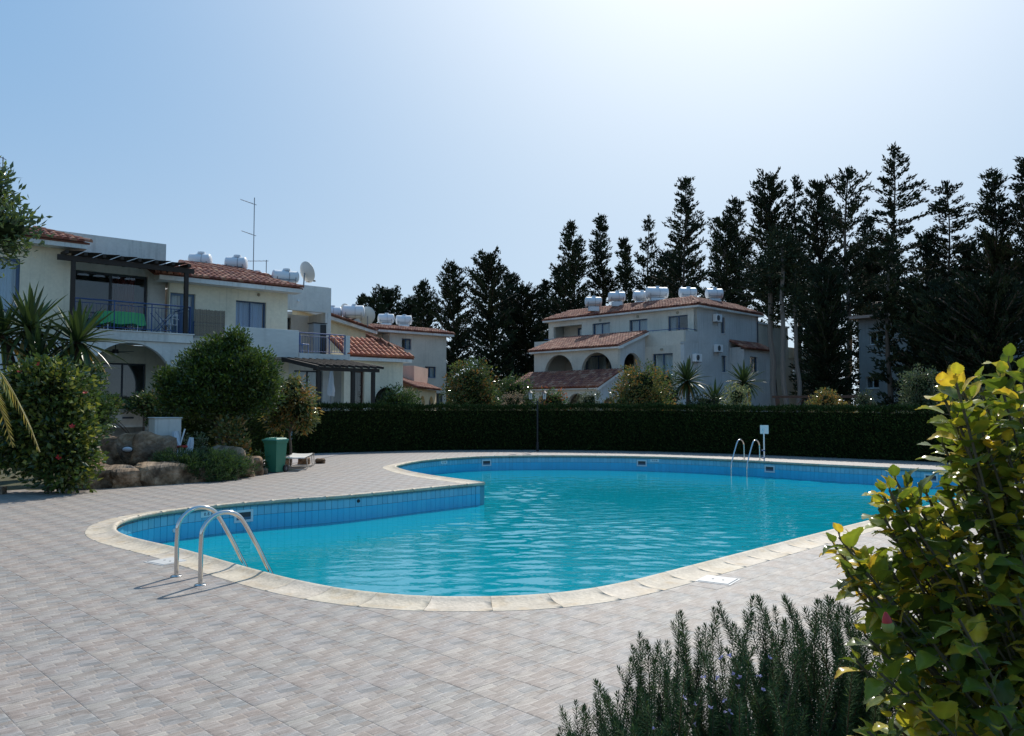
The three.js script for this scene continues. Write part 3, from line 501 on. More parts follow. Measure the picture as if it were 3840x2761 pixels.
hedge('long dark clipped hedge behind the far side of the pool', [[-7.95, 29.1], [-6.6, 29.9], [-5.2, 30.8], [-3.4, 31.7], [-0.6, 32.1], [2.5, 31.8], [5.6, 30.8], [8.2, 29.2], [10.6, 27.2], [13.0, 25.0], [15.2, 22.6], [17.2, 19.6], [18.4, 16]], 0.9, 3, (u) => 1.76 - 0.16 * Math.max(0, u - 0.4) / 0.6, 3000);
hedge('dark clipped hedge beside the house path behind the green bin', [[-8.15, 28.6], [-8.6, 26.8], [-9.0, 24.8], [-9.6, 22.2]], 0.9, 4, (u) => 1.72, 2400);
// ---------------------------------------------------------------- building parts
const TERRA = [[0.24, 0.085, 0.05], [0.29, 0.115, 0.07], [0.20, 0.065, 0.042], [0.36, 0.18, 0.115], [0.17, 0.055, 0.04], [0.27, 0.10, 0.06]];
function insidePg(pg, x, y) { let c = false; for (let i = 0, j = pg.length - 1; i < pg.length; j = i++) if ((pg[i][1] > y) !== (pg[j][1] > y) && x < (pg[j][0] - pg[i][0]) * (y - pg[i][1]) / (pg[j][1] - pg[i][1]) + pg[i][0]) c = !c; return c; }
// barrel tiles on a slope: o = eave corner, e = along the eave, u = up the slope (unit vectors), pg = outline in (s, t)
function barrel(tb, o, e, u, n, s, t, w, len, k, lift = 0.035) {
  const seg = 5, at = (a, tt, hh) => { const x = s + w / 2 - Math.cos(a) * w * 0.46, y = Math.sin(a) * w * 0.46 + hh; return [o.x + e.x * x + u.x * tt + n.x * y, o.y + e.y * x + u.y * tt + n.y * y, o.z + e.z * x + u.z * tt + n.z * y]; };
  for (let i = 0; i < seg; i++) { const a = Math.PI * i / seg, b = Math.PI * (i + 1) / seg, A = at(a, t, lift), B = at(b, t, lift), C = at(b, t + len, 0.004), D = at(a, t + len, 0.004); tb.quad(A, B, C, D, k); if (i < seg - 1 || i > 0) tb.tri(at(0, t, lift - 0.005), B, A, [k[0] * 0.9, k[1] * 0.9, k[2] * 0.9]); }
}
function tileRoof(parent, o, e, u, pg, seed, pal = TERRA, name = 'roof', w = 0.21, course = 0.34) {
  const r = rngOf(seed), tb = new TB(), n = e.clone().cross(u).normalize(); if (n.y < 0) n.negate();
  const xs = pg.map((q) => q[0]), ys = pg.map((q) => q[1]), x0 = Math.min(...xs), x1 = Math.max(...xs), y1 = Math.max(...ys);
  for (let s = x0; s < x1; s += w) for (let t = 0; t < y1; t += course) if (insidePg(pg, s + w / 2, t + course / 2)) barrel(tb, o, e, u, n, s, t - 0.04, w, course * 1.18, shade(pal[Math.floor(r() * pal.length)], r, 0.15));
  const sh = new THREE.Shape(pg.map((q) => new THREE.Vector2(...q))), g = new THREE.ExtrudeGeometry(sh, { depth: 0.06, bevelEnabled: false }), mt = new THREE.Matrix4().makeBasis(e, u, n); 
  if (e.clone().cross(u).dot(n) < 0) mt.makeBasis(e, u, n);
  mt.setPosition(o.x - n.x * 0.06, o.y - n.y * 0.06, o.z - n.z * 0.06); g.applyMatrix4(mt);
  const base = part(parent, name, g, M.roofBase); base.material.side = THREE.DoubleSide; part(base, 'roof_tiles', tb.geo(), M.roof, 'stuff'); return base;
}
function ridge(parent, a, b, seed, pal = TERRA) { const r = rngOf(seed), tb = new TB(), u = b.clone().sub(a), L = u.length(); u.normalize(); const e = V(0, 1, 0).cross(u).normalize(), n = u.clone().cross(e).normalize(); if (n.y < 0) { n.negate(); } for (let t = 0; t < L; t += 0.36) barrel(tb, a.clone().addScaledVector(n, 0.02), e, u, n, -0.12, t, 0.24, 0.42, shade(pal[Math.floor(r() * pal.length)], r, 0.15), 0.03); return part(parent, 'ridge_tiles', tb.geo(), M.roof, 'stuff'); }
// plastered rooms behind a front: back and side walls and a slab at each level
function rooms(h, x0, x1, z0, z1, levels) {
  const t = 0.12, a = levels[0], b = levels[levels.length - 1], g = [bx(x0, x1, a, b, z0 - t, z0), bx(x0 - t, x0, a, b, z0, z1), bx(x1, x1 + t, a, b, z0, z1)];
  levels.forEach((y) => g.push(bx(x0, x1, y - t, y - 0.002, z0 + 0.002, z1))); part(h, 'rooms', merge(g), M.inner);
}
// window or glazed door in a hole: frame with children panes and curtain. z = outer wall face
function windowZ(parent, x0, x1, y0, y1, z, o = {}) {
  const w = o.w || 0.06, d = 0.06, zz = z - (o.set ?? 0.14), n = o.n || 2, fr = [bx(x0, x1, y1 - w, y1, zz - d, zz), bx(x0, x1, y0, y0 + w, zz - d, zz), bx(x0, x0 + w, y0 + w, y1 - w, zz - d, zz), bx(x1 - w, x1, y0 + w, y1 - w, zz - d, zz)];
  for (let i = 1; i < n; i++) { const x = lerp(x0, x1, i / n); fr.push(bx(x - w * 0.55, x + w * 0.55, y0 + w, y1 - w, zz - d + 0.004, zz - 0.004)); }
  const win = part(parent, o.name || 'window', merge(fr), o.mat || M.blueFrame);
  for (let i = 0; i < n; i++) part(win, 'pane', bx(lerp(x0, x1, i / n) + w * 0.6, lerp(x0, x1, (i + 1) / n) - w * 0.6, y0 + w, y1 - w, zz - 0.036, zz - 0.03), M.glass);
  if (o.curtain) { const seg = 44, tb = new TB(), c0 = o.c0 ?? 0.04, c1 = o.c1 ?? 0.96, cx = (t) => lerp(x0, x1, lerp(c0, c1, t)), cz = (t) => zz - 0.2 + 0.035 * Math.sin(t * 31 * (x1 - x0)) + 0.015 * Math.sin(t * 77); for (let i = 0; i < seg; i++) { const a = i / seg, b = (i + 1) / seg; tb.quad([cx(a), y0 + 0.05, cz(a)], [cx(b), y0 + 0.05, cz(b)], [cx(b), y1 - 0.04, cz(b)], [cx(a), y1 - 0.04, cz(a)]); } const g = tb.geo(); g.deleteAttribute('color'); const m = part(win, 'curtain', g, o.curtain); m.material.side = THREE.DoubleSide; }
  if (o.sill) part(win, 'sill', bx(x0 - 0.04, x1 + 0.04, y0 - 0.05, y0 - 0.003, z - 0.1, z + 0.05), M.trim);
  return win;
}
function windowX(parent, z0, z1, y0, y1, x, o = {}) { // same, in a wall facing +x
  const m = windowZ(parent, -z1, -z0, y0, y1, 0, o); m.rotation.y = Math.PI / 2; m.position.x = x; return m;
}
function railing(parent, a, b, y0, y1, mat, gap = 0.11, name = 'railing') {
  const g = [rod(V(a.x, y1, a.z), V(b.x, y1, b.z), 0.026, 8), rod(V(a.x, y1 - 0.13, a.z), V(b.x, y1 - 0.13, b.z), 0.014, 6), rod(V(a.x, y0 + 0.08, a.z), V(b.x, y0 + 0.08, b.z), 0.014, 6)], L = Math.hypot(b.x - a.x, b.z - a.z), m = part(parent, name, merge(g), mat);
  const n = Math.round(L / gap), list = [];
  for (let i = 0; i <= n; i++) { const x = lerp(a.x, b.x, i / n), z = lerp(a.z, b.z, i / n), post = i % Math.max(4, Math.round(1.3 / gap)) === 0 || i === n; part(m, post ? 'post' : 'baluster', post ? rod(V(x, y0, z), V(x, y1, z), 0.022, 8) : rod(V(x, y0 + 0.085, z), V(x, y1 - 0.135, z), 0.008, 5), mat); }
  return m;
}
// rooftop water tank: lying white cylinder with domed ends on a frame over a smaller box shaped cistern
function tankGeo(L, R) { const p = [[0.001, -L / 2]]; for (let i = 1; i <= 6; i++) { const a = Math.PI / 2 * i / 6; p.push([R * Math.sin(a), -L / 2 + R * 0.35 * (1 - Math.cos(a))]); } for (let i = 6; i >= 1; i--) { const a = Math.PI / 2 * i / 6; p.push([R * Math.sin(a), L / 2 - R * 0.35 * (1 - Math.cos(a))]); } p.push([0.001, L / 2]); const g = new THREE.LatheGeometry(p.map((q) => new THREE.Vector2(...q)), 28); g.rotateZ(Math.PI / 2); return g; }
function tank(label, x, y, f, turn, L = 1.35, R = 0.36, low = true) {
  const t = thing('water_tank', label, 'water tank', [x, y, -f], turn, 'white rooftop water tanks'), c = low ? 0.78 : R + 0.12;
  const b = part(t, 'barrel', tankGeo(L, R), M.tankWhite); b.position.y = c;
  const cap = new THREE.CylinderGeometry(0.16, 0.18, 0.1, 18); cap.translate(0.05, R + 0.03, 0); part(b, 'hatch', cap, M.tankWhite);
  for (const s of [0.12, -L * 0.36, L * 0.36]) { const g = new THREE.TorusGeometry(R + 0.006, 0.011, 5, 30); g.rotateY(Math.PI / 2); g.translate(s, 0, 0); if (s === 0.12) part(b, 'strap', g, M.steelGrey); }
  const fr = [], y0 = 0, y1 = c - R * 0.62; for (const sx of [-1, 1]) for (const sz of [-1, 1]) fr.push(rod(V(sx * L * 0.34, y0, sz * R * 0.8), V(sx * L * 0.34, c - R * 0.2, sz * R * 0.98), 0.018, 5)); for (const sz of [-1, 1]) fr.push(rod(V(-L * 0.34, y1, sz * R * 0.92), V(L * 0.34, y1, sz * R * 0.92), 0.016, 5)); for (const sx of [-1, 1]) fr.push(rod(V(sx * L * 0.34, y1, -R * 0.92), V(sx * L * 0.34, y1, R * 0.92), 0.016, 5));
  part(t, 'stand', merge(fr), M.steelGrey);
  if (low) part(t, 'lower_cistern', rbox(0.02, 0.19, 0, L * 0.62, 0.38, R * 1.3, 0.05, 3), M.tankWhite);
  return t;
}
function dish(label, x, y, f, turn, R = 0.42, tilt = -0.45) {
  const t = thing('satellite_dish', label, 'satellite dish', [x, y, -f], turn, 'satellite dishes on the roofs'), pts = []; for (let i = 0; i <= 8; i++) pts.push(new THREE.Vector2(R * i / 8 + 0.001, 0.28 * R * (i / 8) ** 2)); for (let i = 8; i >= 0; i--) pts.push(new THREE.Vector2(R * i / 8 + 0.001, 0.28 * R * (i / 8) ** 2 - 0.012));
  const g = new THREE.LatheGeometry(pts, 28); g.scale(0.92, 1, 1.05); g.rotateX(Math.PI / 2 + tilt); g.translate(0, R + 0.12, 0); part(t, 'reflector', g, std([0.6, 0.58, 0.53], 0.5)).material.side = THREE.DoubleSide;
  part(t, 'mast', rod(V(0, 0, -0.1), V(0, R + 0.1, -0.06), 0.03, 8), M.steelGrey);
  part(t, 'feed_arm', rod(V(0, 0.16, 0.02), V(0, R * 0.6, R * 1.15), 0.012, 6), M.blackMetal);
  part(t, 'feed_horn', rbox(0, R * 0.62, R * 1.18, 0.07, 0.07, 0.11, 0.015), M.blackMetal); return t;
}
function aerial(label, x, y, f, turn, H, arms) {  // mast with yagi booms; arms: [height, boom length, elements, slant]
  const t = thing('television_aerial', label, 'aerial', [x, y, -f], turn, 'television aerials on the roofs'); part(t, 'mast', rod(V(0, 0, 0), V(0, H, 0), 0.02, 8), M.steelGrey);
  for (const [hh, L, n, sl] of arms) { const b = part(t, 'boom', rod(V(0.1, hh - 0.1 * sl, 0), V(-L, hh + L * sl, 0), 0.013, 6), M.steelGrey), el = []; for (let i = 0; i < n; i++) { const s = -0.06 - (L - 0.08) * i / (n - 1), w = 0.22 - 0.1 * i / n; el.push(rod(V(s, hh - s * sl, -w), V(s, hh - s * sl, w), 0.006, 4)); } part(b, 'elements', merge(el), M.steelGrey); }
  return t;
}
function airUnit(label, pos, turn) {
  const t = thing('air_conditioner', label, 'air conditioner', pos, turn, 'outdoor air conditioning units on the house'); // front faces local +z, back at z = 0
  part(t, 'casing', rbox(0, 0.28, 0.2, 0.8, 0.55, 0.3, 0.02), M.plasticWhite); const g = new THREE.CylinderGeometry(0.2, 0.2, 0.012, 26); g.rotateX(Math.PI / 2); g.translate(-0.13, 0.28, 0.352); const fan = part(t, 'fan_grille', g, M.acGrill); const rings = [0.07, 0.13, 0.19].map((q) => { const k = new THREE.TorusGeometry(q, 0.006, 4, 24); k.translate(-0.13, 0.28, 0.36); return k; }); part(fan, 'guard_rings', merge(rings), M.steelGrey);
  for (const s of [-0.3, 0.3]) part(t, 'bracket', merge([bx(s - 0.015, s + 0.015, -0.03, 0.0, -0.02, 0.36), bx(s - 0.015, s + 0.015, -0.25, 0.0, -0.02, 0.01)]), M.steelGrey);
}
// ---------------------------------------------------------------- terraced houses on the left; local x runs along the fronts, z towards the pool
const LP = [-13.346, 0, -29], LT = rad(40), LC = Math.cos(LT), LS = Math.sin(LT);
const fromL = (x, z) => [LP[0] + x * LC + z * LS, -(LP[2] - x * LS + z * LC)];      // -> [x, forward]
{
  const h = thing('terraced_house', 'cream house with balcony under a dark pergola above an arched veranda', 'house', LP, LT);
  const G = 1.3;                                                             // floor of the raised ground storey
  rooms(h, -3.2, 0.72, -7.2, -2.32, [4.42, 7.86]); rooms(h, -8.8, 1.1, -7.25, -2.67, [G, 4.08]);
  part(h, 'wing_wall', wallZ(-9.2, -2.46, 0, 7.3, -0.6, 0.25, [[-6.2, -4.0, 4.9, 6.75]]), M.cream);
  part(h, 'wing_return', bx(-2.71, -2.465, G, 7.3, -2.0, -0.853), M.cream);
  rooms(h, -9.0, -3.4, -6.5, -0.87, [4.4, 7.24]);
  windowZ(h, -6.2, -4.0, 4.9, 6.75, -0.6, { n: 2, curtain: std([0.42, 0.5, 0.56], 0.9), w: 0.1, set: 0.05 });
  part(h, 'upper_wall', wallZ(-3.4, 1.15, 4.4, 8.17, -2.0, 0.3, [[-2.1, 0.5, 4.44, 6.8]]), M.white);
  part(h, 'upper_side_wall', bx(0.85, 1.15, 4.4, 8.17, -7.5, -2.303), M.white);
  part(h, 'flat_roof', bx(-3.4, 1.14, 7.9, 8.05, -7.4, -2.31), M.white);
  windowZ(h, -2.1, 0.5, 4.44, 6.8, -2.0, { n: 2, name: 'balcony_door', mat: M.darkFrame, curtain: std([0.16, 0.035, 0.035], 0.95), c0: 0.5, c1: 0.85, w: 0.09 });
  part(h, 'veranda_wall', wallZ(-9.2, 1.55, 0, 4.1, -0.02, 0.28, [{ arch: true, cx: -0.55, r: 1.47, y0: G + 0.02, yc: 2.56 }, [-8.0, -5.0, G + 0.02, 3.6]]), M.white);
  part(h, 'balcony_slab', merge([bx(-2.46, 1.6, 4.11, 4.42, -2.31, 0.05), bx(1.3, 1.55, 0, 4.1, -2.6, -0.303)]), M.white);
  part(h, 'slab_edge', bx(-2.5, 1.64, 4.425, 4.46, -0.3, 0.09), M.trim);
  part(h, 'veranda_floor', bx(-9.0, 1.28, G - 0.2, G, -2.6, -0.31), M.trim);
  part(h, 'veranda_back_wall', wallZ(-9, 1.28, G, 4.1, -2.35, 0.3, [[-1.05, 0.6, G + 0.01, 3.4]]), M.cream);
  windowZ(h, -1.05, 0.6, G + 0.01, 3.4, -2.35, { n: 2, name: 'veranda_door', mat: M.darkFrame });
  // roof over the wing: slope up from the eave, hipped at its right end
  const e = V(1, 0, 0), u = V(0, 0.34, -1).normalize();
  tileRoof(h, V(-9.6, 7.46, 0.02), e, u, [[0, 0], [7.6, 0], [6.2, 1.5], [0, 1.5]], 41, TERRA, 'roof', 0.24, 0.36);
  ridge(h, V(-1.98, 7.46, 0.0), V(-3.4, 7.98, -1.44), 42);
  part(h, 'eave', bx(-9.6, -2.08, 7.25, 7.42, -0.62, -0.02), M.trim);
  railing(h, V(-2.42, 0, 0), V(1.5, 0, 0), 4.46, 5.49, M.blueRail, 0.115); railing(h, V(1.5, 0, -0.1), V(1.5, 0, -1.95), 4.46, 5.49, M.blueRail, 0.115);
  // terrace wall in front with a cellar opening
  part(h, 'terrace_wall', wallZ(-9, 1.4, 0.1, 1.62, 1.62, 0.22, [[-8.6, -0.4, 0.12, 1.24]]), M.white);
  part(h, 'terrace_slab', bx(-9, 1.4, 1.0, 1.24, -0.0, 1.38), M.white);
  part(h, 'cellar_cheek', bx(1.2, 1.4, 0, 0.98, 0.0, 1.38), M.white); part(h, 'cellar_cheek', bx(-9, -8.8, 0, 0.98, 0.0, 1.38), M.white);
  part(h, 'letter_box', bx(-1.2, -0.85, 1.3, 1.36, 1.625, 1.66), M.darkFrame);
  const p = thing('pergola', 'dark timber pergola over the upper balcony with green table', 'pergola', LP, LT);
  part(p, 'beam', rbox(-0.7, 6.86, 0, 4.6, 0.19, 0.1, 0.01), M.brownWood);
  for (const x of [-2.5, 1.32]) part(p, 'post', bx(x - 0.07, x + 0.07, 4.43, 6.765, -0.07, 0.07), M.brownWood);
  for (let i = 0; i < 8; i++) { const x = -2.75 + i * 0.585, g = bx(-0.05, 0.05, -0.06, 0.06, -2.3, 0.28); g.rotateX(0.05); g.translate(x, 7.04, 0.0); part(p, 'rafter', g, M.brownWood); const s = bx(-0.235, 0.235, 0, 0.012, -2.0, 0.22); s.rotateZ(0.07); s.rotateX(0.05); s.translate(x + 0.29, 7.11, 0); if (i < 7) part(p, 'roof_board', s, M.brownWood); }
  { // things on the balcony
    const [tx, tf] = fromL(-0.75, -0.75), t = thing('balcony_table', 'table under a bright green cloth on the balcony', 'table', [tx, 4.42, -tf], LT); const n = 40, tb = new TB(), P = (i, k) => { const a = i / n * TAU, rr = k === 0 ? 0.02 : k === 1 ? 0.72 : 0.75 + 0.05 * Math.sin(i * 1.9); return [Math.cos(a) * rr * 1.1, k === 0 || k === 1 ? 0.74 : 0.3 + 0.03 * Math.sin(i), Math.sin(a) * rr * 0.7]; };
    for (let i = 0; i < n; i++) { tb.quad(P(i, 0), P(i, 1), P(i + 1, 1), P(i + 1, 0)); tb.quad(P(i, 1), P(i, 2), P(i + 1, 2), P(i + 1, 1)); } const g = tb.geo(); g.deleteAttribute('color'); part(t, 'cloth', g, std([0.08, 0.42, 0.16], 0.8)).material.side = THREE.DoubleSide; for (const a of [-1, 1]) for (const b of [-1, 1]) part(t, 'leg', rod(V(a * 0.5, 0, b * 0.3), V(a * 0.5, 0.73, b * 0.3), 0.02), M.plasticWhite);
    const chair = (label, lx, lz, tw, mat) => { const [cx, cf] = fromL(lx, lz), c = thing('plastic_chair', label, 'chair', [cx, 4.42, -cf], LT + tw, 'plastic chairs on the balconies'); part(c, 'seat', rbox(0, 0.42, 0, 0.46, 0.035, 0.44, 0.015), mat); part(c, 'backrest', merge([rbox(0, 0.8, -0.22, 0.46, 0.08, 0.03, 0.01), rbox(-0.2, 0.62, -0.215, 0.06, 0.38, 0.03, 0.01), rbox(0.2, 0.62, -0.215, 0.06, 0.38, 0.03, 0.01), rbox(0, 0.62, -0.215, 0.05, 0.34, 0.025, 0.01)]), mat); for (const a of [-1, 1]) { part(c, 'armrest', rbox(a * 0.25, 0.64, 0, 0.05, 0.03, 0.42, 0.01), mat); for (const b of [-1, 1]) part(c, 'leg', rod(V(a * 0.21, 0, b * 0.2), V(a * 0.22, 0.63, b * 0.19), 0.018), mat); } return c; };
    chair('white plastic chair behind the green table on the balcony', -0.2, -1.45, 0.4, M.plasticWhite); chair('white plastic chair by the balcony rail beside the corner post', 0.95, -0.75, -0.9, M.plasticWhite);
    const [rx, rf] = fromL(0.62, -0.45), d = thing('drying_rack', 'folding laundry rack on the balcony beside the green table', 'drying rack', [rx, 4.42, -rf], LT); const b2 = []; for (let i = 0; i < 7; i++) b2.push(rod(V(-0.35 + i * 0.115, 0.82, -0.3), V(-0.35 + i * 0.115, 0.82, 0.3), 0.006)); part(d, 'rails', merge(b2), M.plasticWhite); for (const s of [-0.3, 0.3]) part(d, 'leg', merge([rod(V(-0.35, 0, s), V(0.35, 0.82, s), 0.012), rod(V(0.35, 0, s), V(-0.35, 0.82, s), 0.012)]), M.blueRail);
    const [fx, ff] = fromL(-0.8, -1.2), fan = thing('ceiling_fan', 'dark ceiling fan hanging in the arched veranda', 'fan', [fx, 4.11, -ff], LT + 0.4); part(fan, 'rod', rod(V(0, -0.3, 0), V(0, 0, 0), 0.015), M.blackMetal); const hub = new THREE.CylinderGeometry(0.1, 0.12, 0.14, 16); hub.translate(0, -0.34, 0); part(fan, 'motor', hub, M.blackMetal); for (let i = 0; i < 4; i++) { const g2 = box(0.42, -0.36, 0, 0.6, 0.012, 0.13, 0, 0.15); g2.rotateY(i * TAU / 4 + 0.3); part(fan, 'blade', g2, M.brownWood); } const lg = new THREE.SphereGeometry(0.07, 12, 8); lg.translate(0, -0.46, 0); part(fan, 'glass_shade', lg, M.plasticWhite);
  }
}
{
  const h = thing('terraced_house', 'cream house with a solid white balcony front and two tiers of red tiled roof', 'house', LP, LT);
  rooms(h, 1.7, 5.66, -5.9, -1.77, [1.3, 3.74, 6.56]);
  part(h, 'front_wall', wallZ(1.16, 6.05, 3.7, 6.62, -1.5, 0.25, [[3.8, 5.1, 4.55, 6.12], [1.2, 2.16, 3.95, 6.2]]), M.cream);
  part(h, 'end_wall', bx(5.8, 6.05, 0, 6.62, -6, -1.753), M.cream);
  windowZ(h, 3.8, 5.1, 4.55, 6.12, -1.5, { n: 2, curtain: M.curtainBlue, w: 0.05 });
  windowZ(h, 1.2, 2.16, 3.95, 6.2, -1.5, { n: 2, curtain: M.curtain, mat: std([0.10, 0.17, 0.27], 0.5), w: 0.09 });
  part(h, 'ground_wall', wallZ(1.56, 6.05, 0, 3.72, -1.3, 0.25, [[2.2, 5.0, 1.32, 3.4]]), M.cream);
  windowZ(h, 2.2, 5.0, 1.32, 3.4, -1.3, { n: 3, name: 'patio_door', mat: M.darkFrame });
  part(h, 'balcony_slab', bx(1.56, 5.9, 3.74, 3.93, -1.5, -0.2), M.white);
  part(h, 'balcony_parapet', rbox(4.36, 4.31, -0.1, 3.08, 1.14, 0.18, 0.012), M.white);
  part(h, 'parapet_wall', bx(1.62, 2.8, 3.74, 4.35, -0.32, -0.2), M.white);
  for (const x of [1.75, 4.75]) { const g = new THREE.SphereGeometry(0.07, 12, 8); g.scale(1, 1, 0.6); g.translate(x, 6.42, -1.47); part(h, 'wall_lamp', g, std([0.25, 0.2, 0.13], 0.5)); }
  const e = V(1, 0, 0), u = V(0, 0.36, -1).normalize();
  tileRoof(h, V(0.4, 6.78, -0.85), e, u, [[0, 0], [6.05, 0], [4.5, 1.75], [0, 1.75]], 51, TERRA, 'lower_roof', 0.23, 0.35);
  ridge(h, V(6.45, 6.78, -0.87), V(4.85, 7.35, -2.5), 52);
  part(h, 'eave', bx(0.6, 6.4, 6.58, 6.75, -1.52, -0.86), M.trim);
  part(h, 'roof_parapet', bx(1.2, 5.6, 6.65, 7.42, -3.6, -2.55), M.trim);
  tileRoof(h, V(2.2, 7.5, -3.0), e, V(0, 0.3, -1).normalize(), [[0, 0], [3.9, 0], [2.7, 1.6], [0.2, 1.6]], 53, TERRA, 'upper_roof', 0.23, 0.35);
  tileRoof(h, V(6.1, 7.5, -3.0), V(0, 0, -1), V(-1, 0.3, 0).normalize(), [[0, 0], [3.2, 0], [2, 1.25], [1.5, 1.25]], 54, TERRA, 'upper_roof', 0.23, 0.35);
  part(h, 'attic_wall', bx(2.3, 6.0, 6.6, 7.46, -6, -3.05), M.trim);
  // bamboo screen on the balcony rail
  railing(h, V(1.66, 0, -0.12), V(2.8, 0, -0.12), 4.36, 4.95, M.blueRail, 0.3);
  const b = thing('bamboo_screen', 'weathered bamboo screen tied along a balcony rail', 'screen', LP, LT); const cane = new THREE.CylinderGeometry(0.008, 0.008, 1, 5), r = rngOf(8), bm = [[0.20, 0.16, 0.12], [0.26, 0.21, 0.15], [0.16, 0.13, 0.10]].map((c) => std(c, 0.8));
  for (let i = 0; i < 70; i++) { const m = part(b, 'cane', cane, bm[Math.floor(r() * 3)]); m.position.set(1.68 + i * 0.0165, 4.93 + (r() - 0.5) * 0.04, -0.03); m.scale.set(1, 1.02 + (r() - 0.5) * 0.06, 1); }
  for (const y of [4.55, 4.9, 5.25]) part(b, 'wire', rod(V(1.66, y, -0.02), V(2.84, y, -0.02), 0.004), M.steelGrey);
  aerial('tall television aerial mast with two slanting booms above the red roofs', ...(() => { const [x, f] = fromL(5.35, -3.6); return [x, 7.65, f]; })(), 0, 3.45, [[3.15, 0.62, 7, 0.35], [1.75, 0.56, 7, 0.35]]);
  for (const [lx, lz, la, tw] of [[3.45, -4.9, 'white water tank on the red roof nearest the dark pergola', 0.1], [4.95, -4.6, 'white water tank behind the tall aerial mast', 0.1], [6.3, -5.6, 'white water tank half hidden behind the red hip of the upper roof', 0.1]]) { const [x, f] = fromL(lx, lz); tank(la, x, lx > 6 ? 7.0 : 7.42, f, tw, 1.0, 0.31, true); }
}
{
  const h = thing('terraced_house', 'white flat roofed house with a recessed balcony behind blue railings', 'house', LP, LT);
  rooms(h, 6.2, 8.05, -6.9, -4.17, [3.9, 6.02]); rooms(h, 6.2, 8.05, -6.95, -1.67, [1.3, 3.7]);
  part(h, 'lintel_wall', wallZ(6.06, 8.46, 6.0, 7.15, -2.2, 0.25), M.white);
  part(h, 'corner_pier', bx(8.19, 8.46, 0, 6.0, -7, -2.2), M.white);
  part(h, 'recess_wall', wallZ(6.06, 8.19, 3.7, 6.0, -3.9, 0.25, [[6.2, 7.3, 3.95, 5.85]]), M.white);
  windowZ(h, 6.2, 7.3, 3.95, 5.85, -3.9, { n: 2, name: 'balcony_door', curtain: M.curtain, mat: M.darkFrame });
  part(h, 'recess_ceiling', bx(6.06, 8.46, 7.0, 7.12, -7, -2.46), M.white);
  part(h, 'balcony_slab', bx(5.92, 8.26, 3.72, 3.95, -3.9, 0), M.white);
  part(h, 'balcony_pier', bx(8.06, 8.26, 3.955, 4.8, -0.22, -0.01), M.white);
  part(h, 'lower_wall', wallZ(6.06, 8.46, 0, 3.715, -1.4, 0.25, [[6.35, 7.7, 1.32, 3.3]]), M.white);
  windowZ(h, 6.35, 7.7, 1.32, 3.3, -1.4, { n: 2, name: 'patio_door', curtain: M.curtain, mat: M.darkFrame });
  { const g = new THREE.SphereGeometry(0.06, 12, 8); g.translate(6.85, 6.42, -2.18); part(h, 'wall_lamp', g, M.plasticWhite); }
  railing(h, V(5.95, 0, -0.06), V(8.04, 0, -0.06), 3.96, 4.8, M.blueRail, 0.12);
  part(h, 'roof_kerb', bx(6.06, 8.46, 7.155, 7.2, -6.8, -2.4), M.trim);
  { const [x, f] = fromL(7.55, -1.7), c = thing('cabinet', 'tall dark cabinet standing on the recessed balcony', 'cabinet', [x, 3.95, -f], LT); part(c, 'carcass', rbox(0, 0.72, 0, 0.62, 1.44, 0.5, 0.01), std([0.25, 0.26, 0.27], 0.6)); part(c, 'top_board', bx(-0.34, 0.34, 1.443, 1.48, -0.28, 0.28), M.blackMetal); part(c, 'door', bx(0.02, 0.3, 0.03, 1.4, 0.252, 0.27), M.blackMetal); part(c, 'door', bx(-0.3, -0.0, 0.03, 1.4, 0.252, 0.27), std([0.2, 0.21, 0.22], 0.6)); }
  { const [x, f] = fromL(6.35, -0.7), c = thing('plastic_chair', 'blue plastic chair behind the blue balcony railings', 'chair', [x, 3.95, -f], LT + 0.5, 'plastic chairs on the balconies'); const mt = std([0.08, 0.16, 0.36], 0.5); part(c, 'seat', rbox(0, 0.42, 0, 0.46, 0.035, 0.44, 0.015), mt); part(c, 'backrest', rbox(0, 0.66, -0.22, 0.44, 0.36, 0.03, 0.012), mt); for (const a of [-1, 1]) for (const b of [-1, 1]) part(c, 'leg', rod(V(a * 0.2, 0, b * 0.2), V(a * 0.2, 0.42, b * 0.18), 0.018), mt); }
  { const [x, f] = fromL(6.6, -3.0); tank('long white tank lying on the flat roof beside the big dish', x, 7.2, f, 0.5, 1.2, 0.27, false); }
  { const [x, f] = fromL(7.35, -2.55); dish('large white satellite dish on the edge of the flat roof', x, 7.2, f, 2.6, 0.47, -0.35); }
  { const [x, f] = fromL(6.2, -4.2); aerial('small aerial with one level boom beside the flat roof tank', x, 7.12, f, 0, 1.35, [[1.3, 1.25, 6, 0.0]]); }
  // lower pergola over the garden terrace
  const p = thing('pergola', 'dark slatted timber pergola over the ground floor terrace with closed parasol', 'pergola', LP, LT);
  part(p, 'beam', rbox(6.55, 3.16, 2.95, 2.85, 0.14, 0.09, 0.01), M.brownWood); part(p, 'wall_plate', rbox(6.6, 3.6, 0.05, 2.9, 0.12, 0.08, 0.01), M.brownWood);
  part(p, 'side_beam', (() => { const g = bx(-0.05, 0.05, -0.08, 0.08, 0, 3.25); g.rotateX(0.145); g.translate(5.2, 3.66, -0.02); return g; })(), M.brownWood);
  for (const x of [5.32, 6.8, 7.7]) part(p, 'post', bx(x - 0.065, x + 0.065, 0.0, 3.085, 2.89, 3.02), M.brownWood);
  for (let i = 0; i < 9; i++) { const g = bx(-0.035, 0.035, -0.05, 0.05, 0, 3.35); g.rotateX(0.135); g.translate(5.45 + i * 0.315, 3.71, -0.05); part(p, 'rafter', g, M.brownWood); }
  part(p, 'terrace', bx(5.3, 8.1, 0, 1.3, -1.1, 2.6), M.trim);
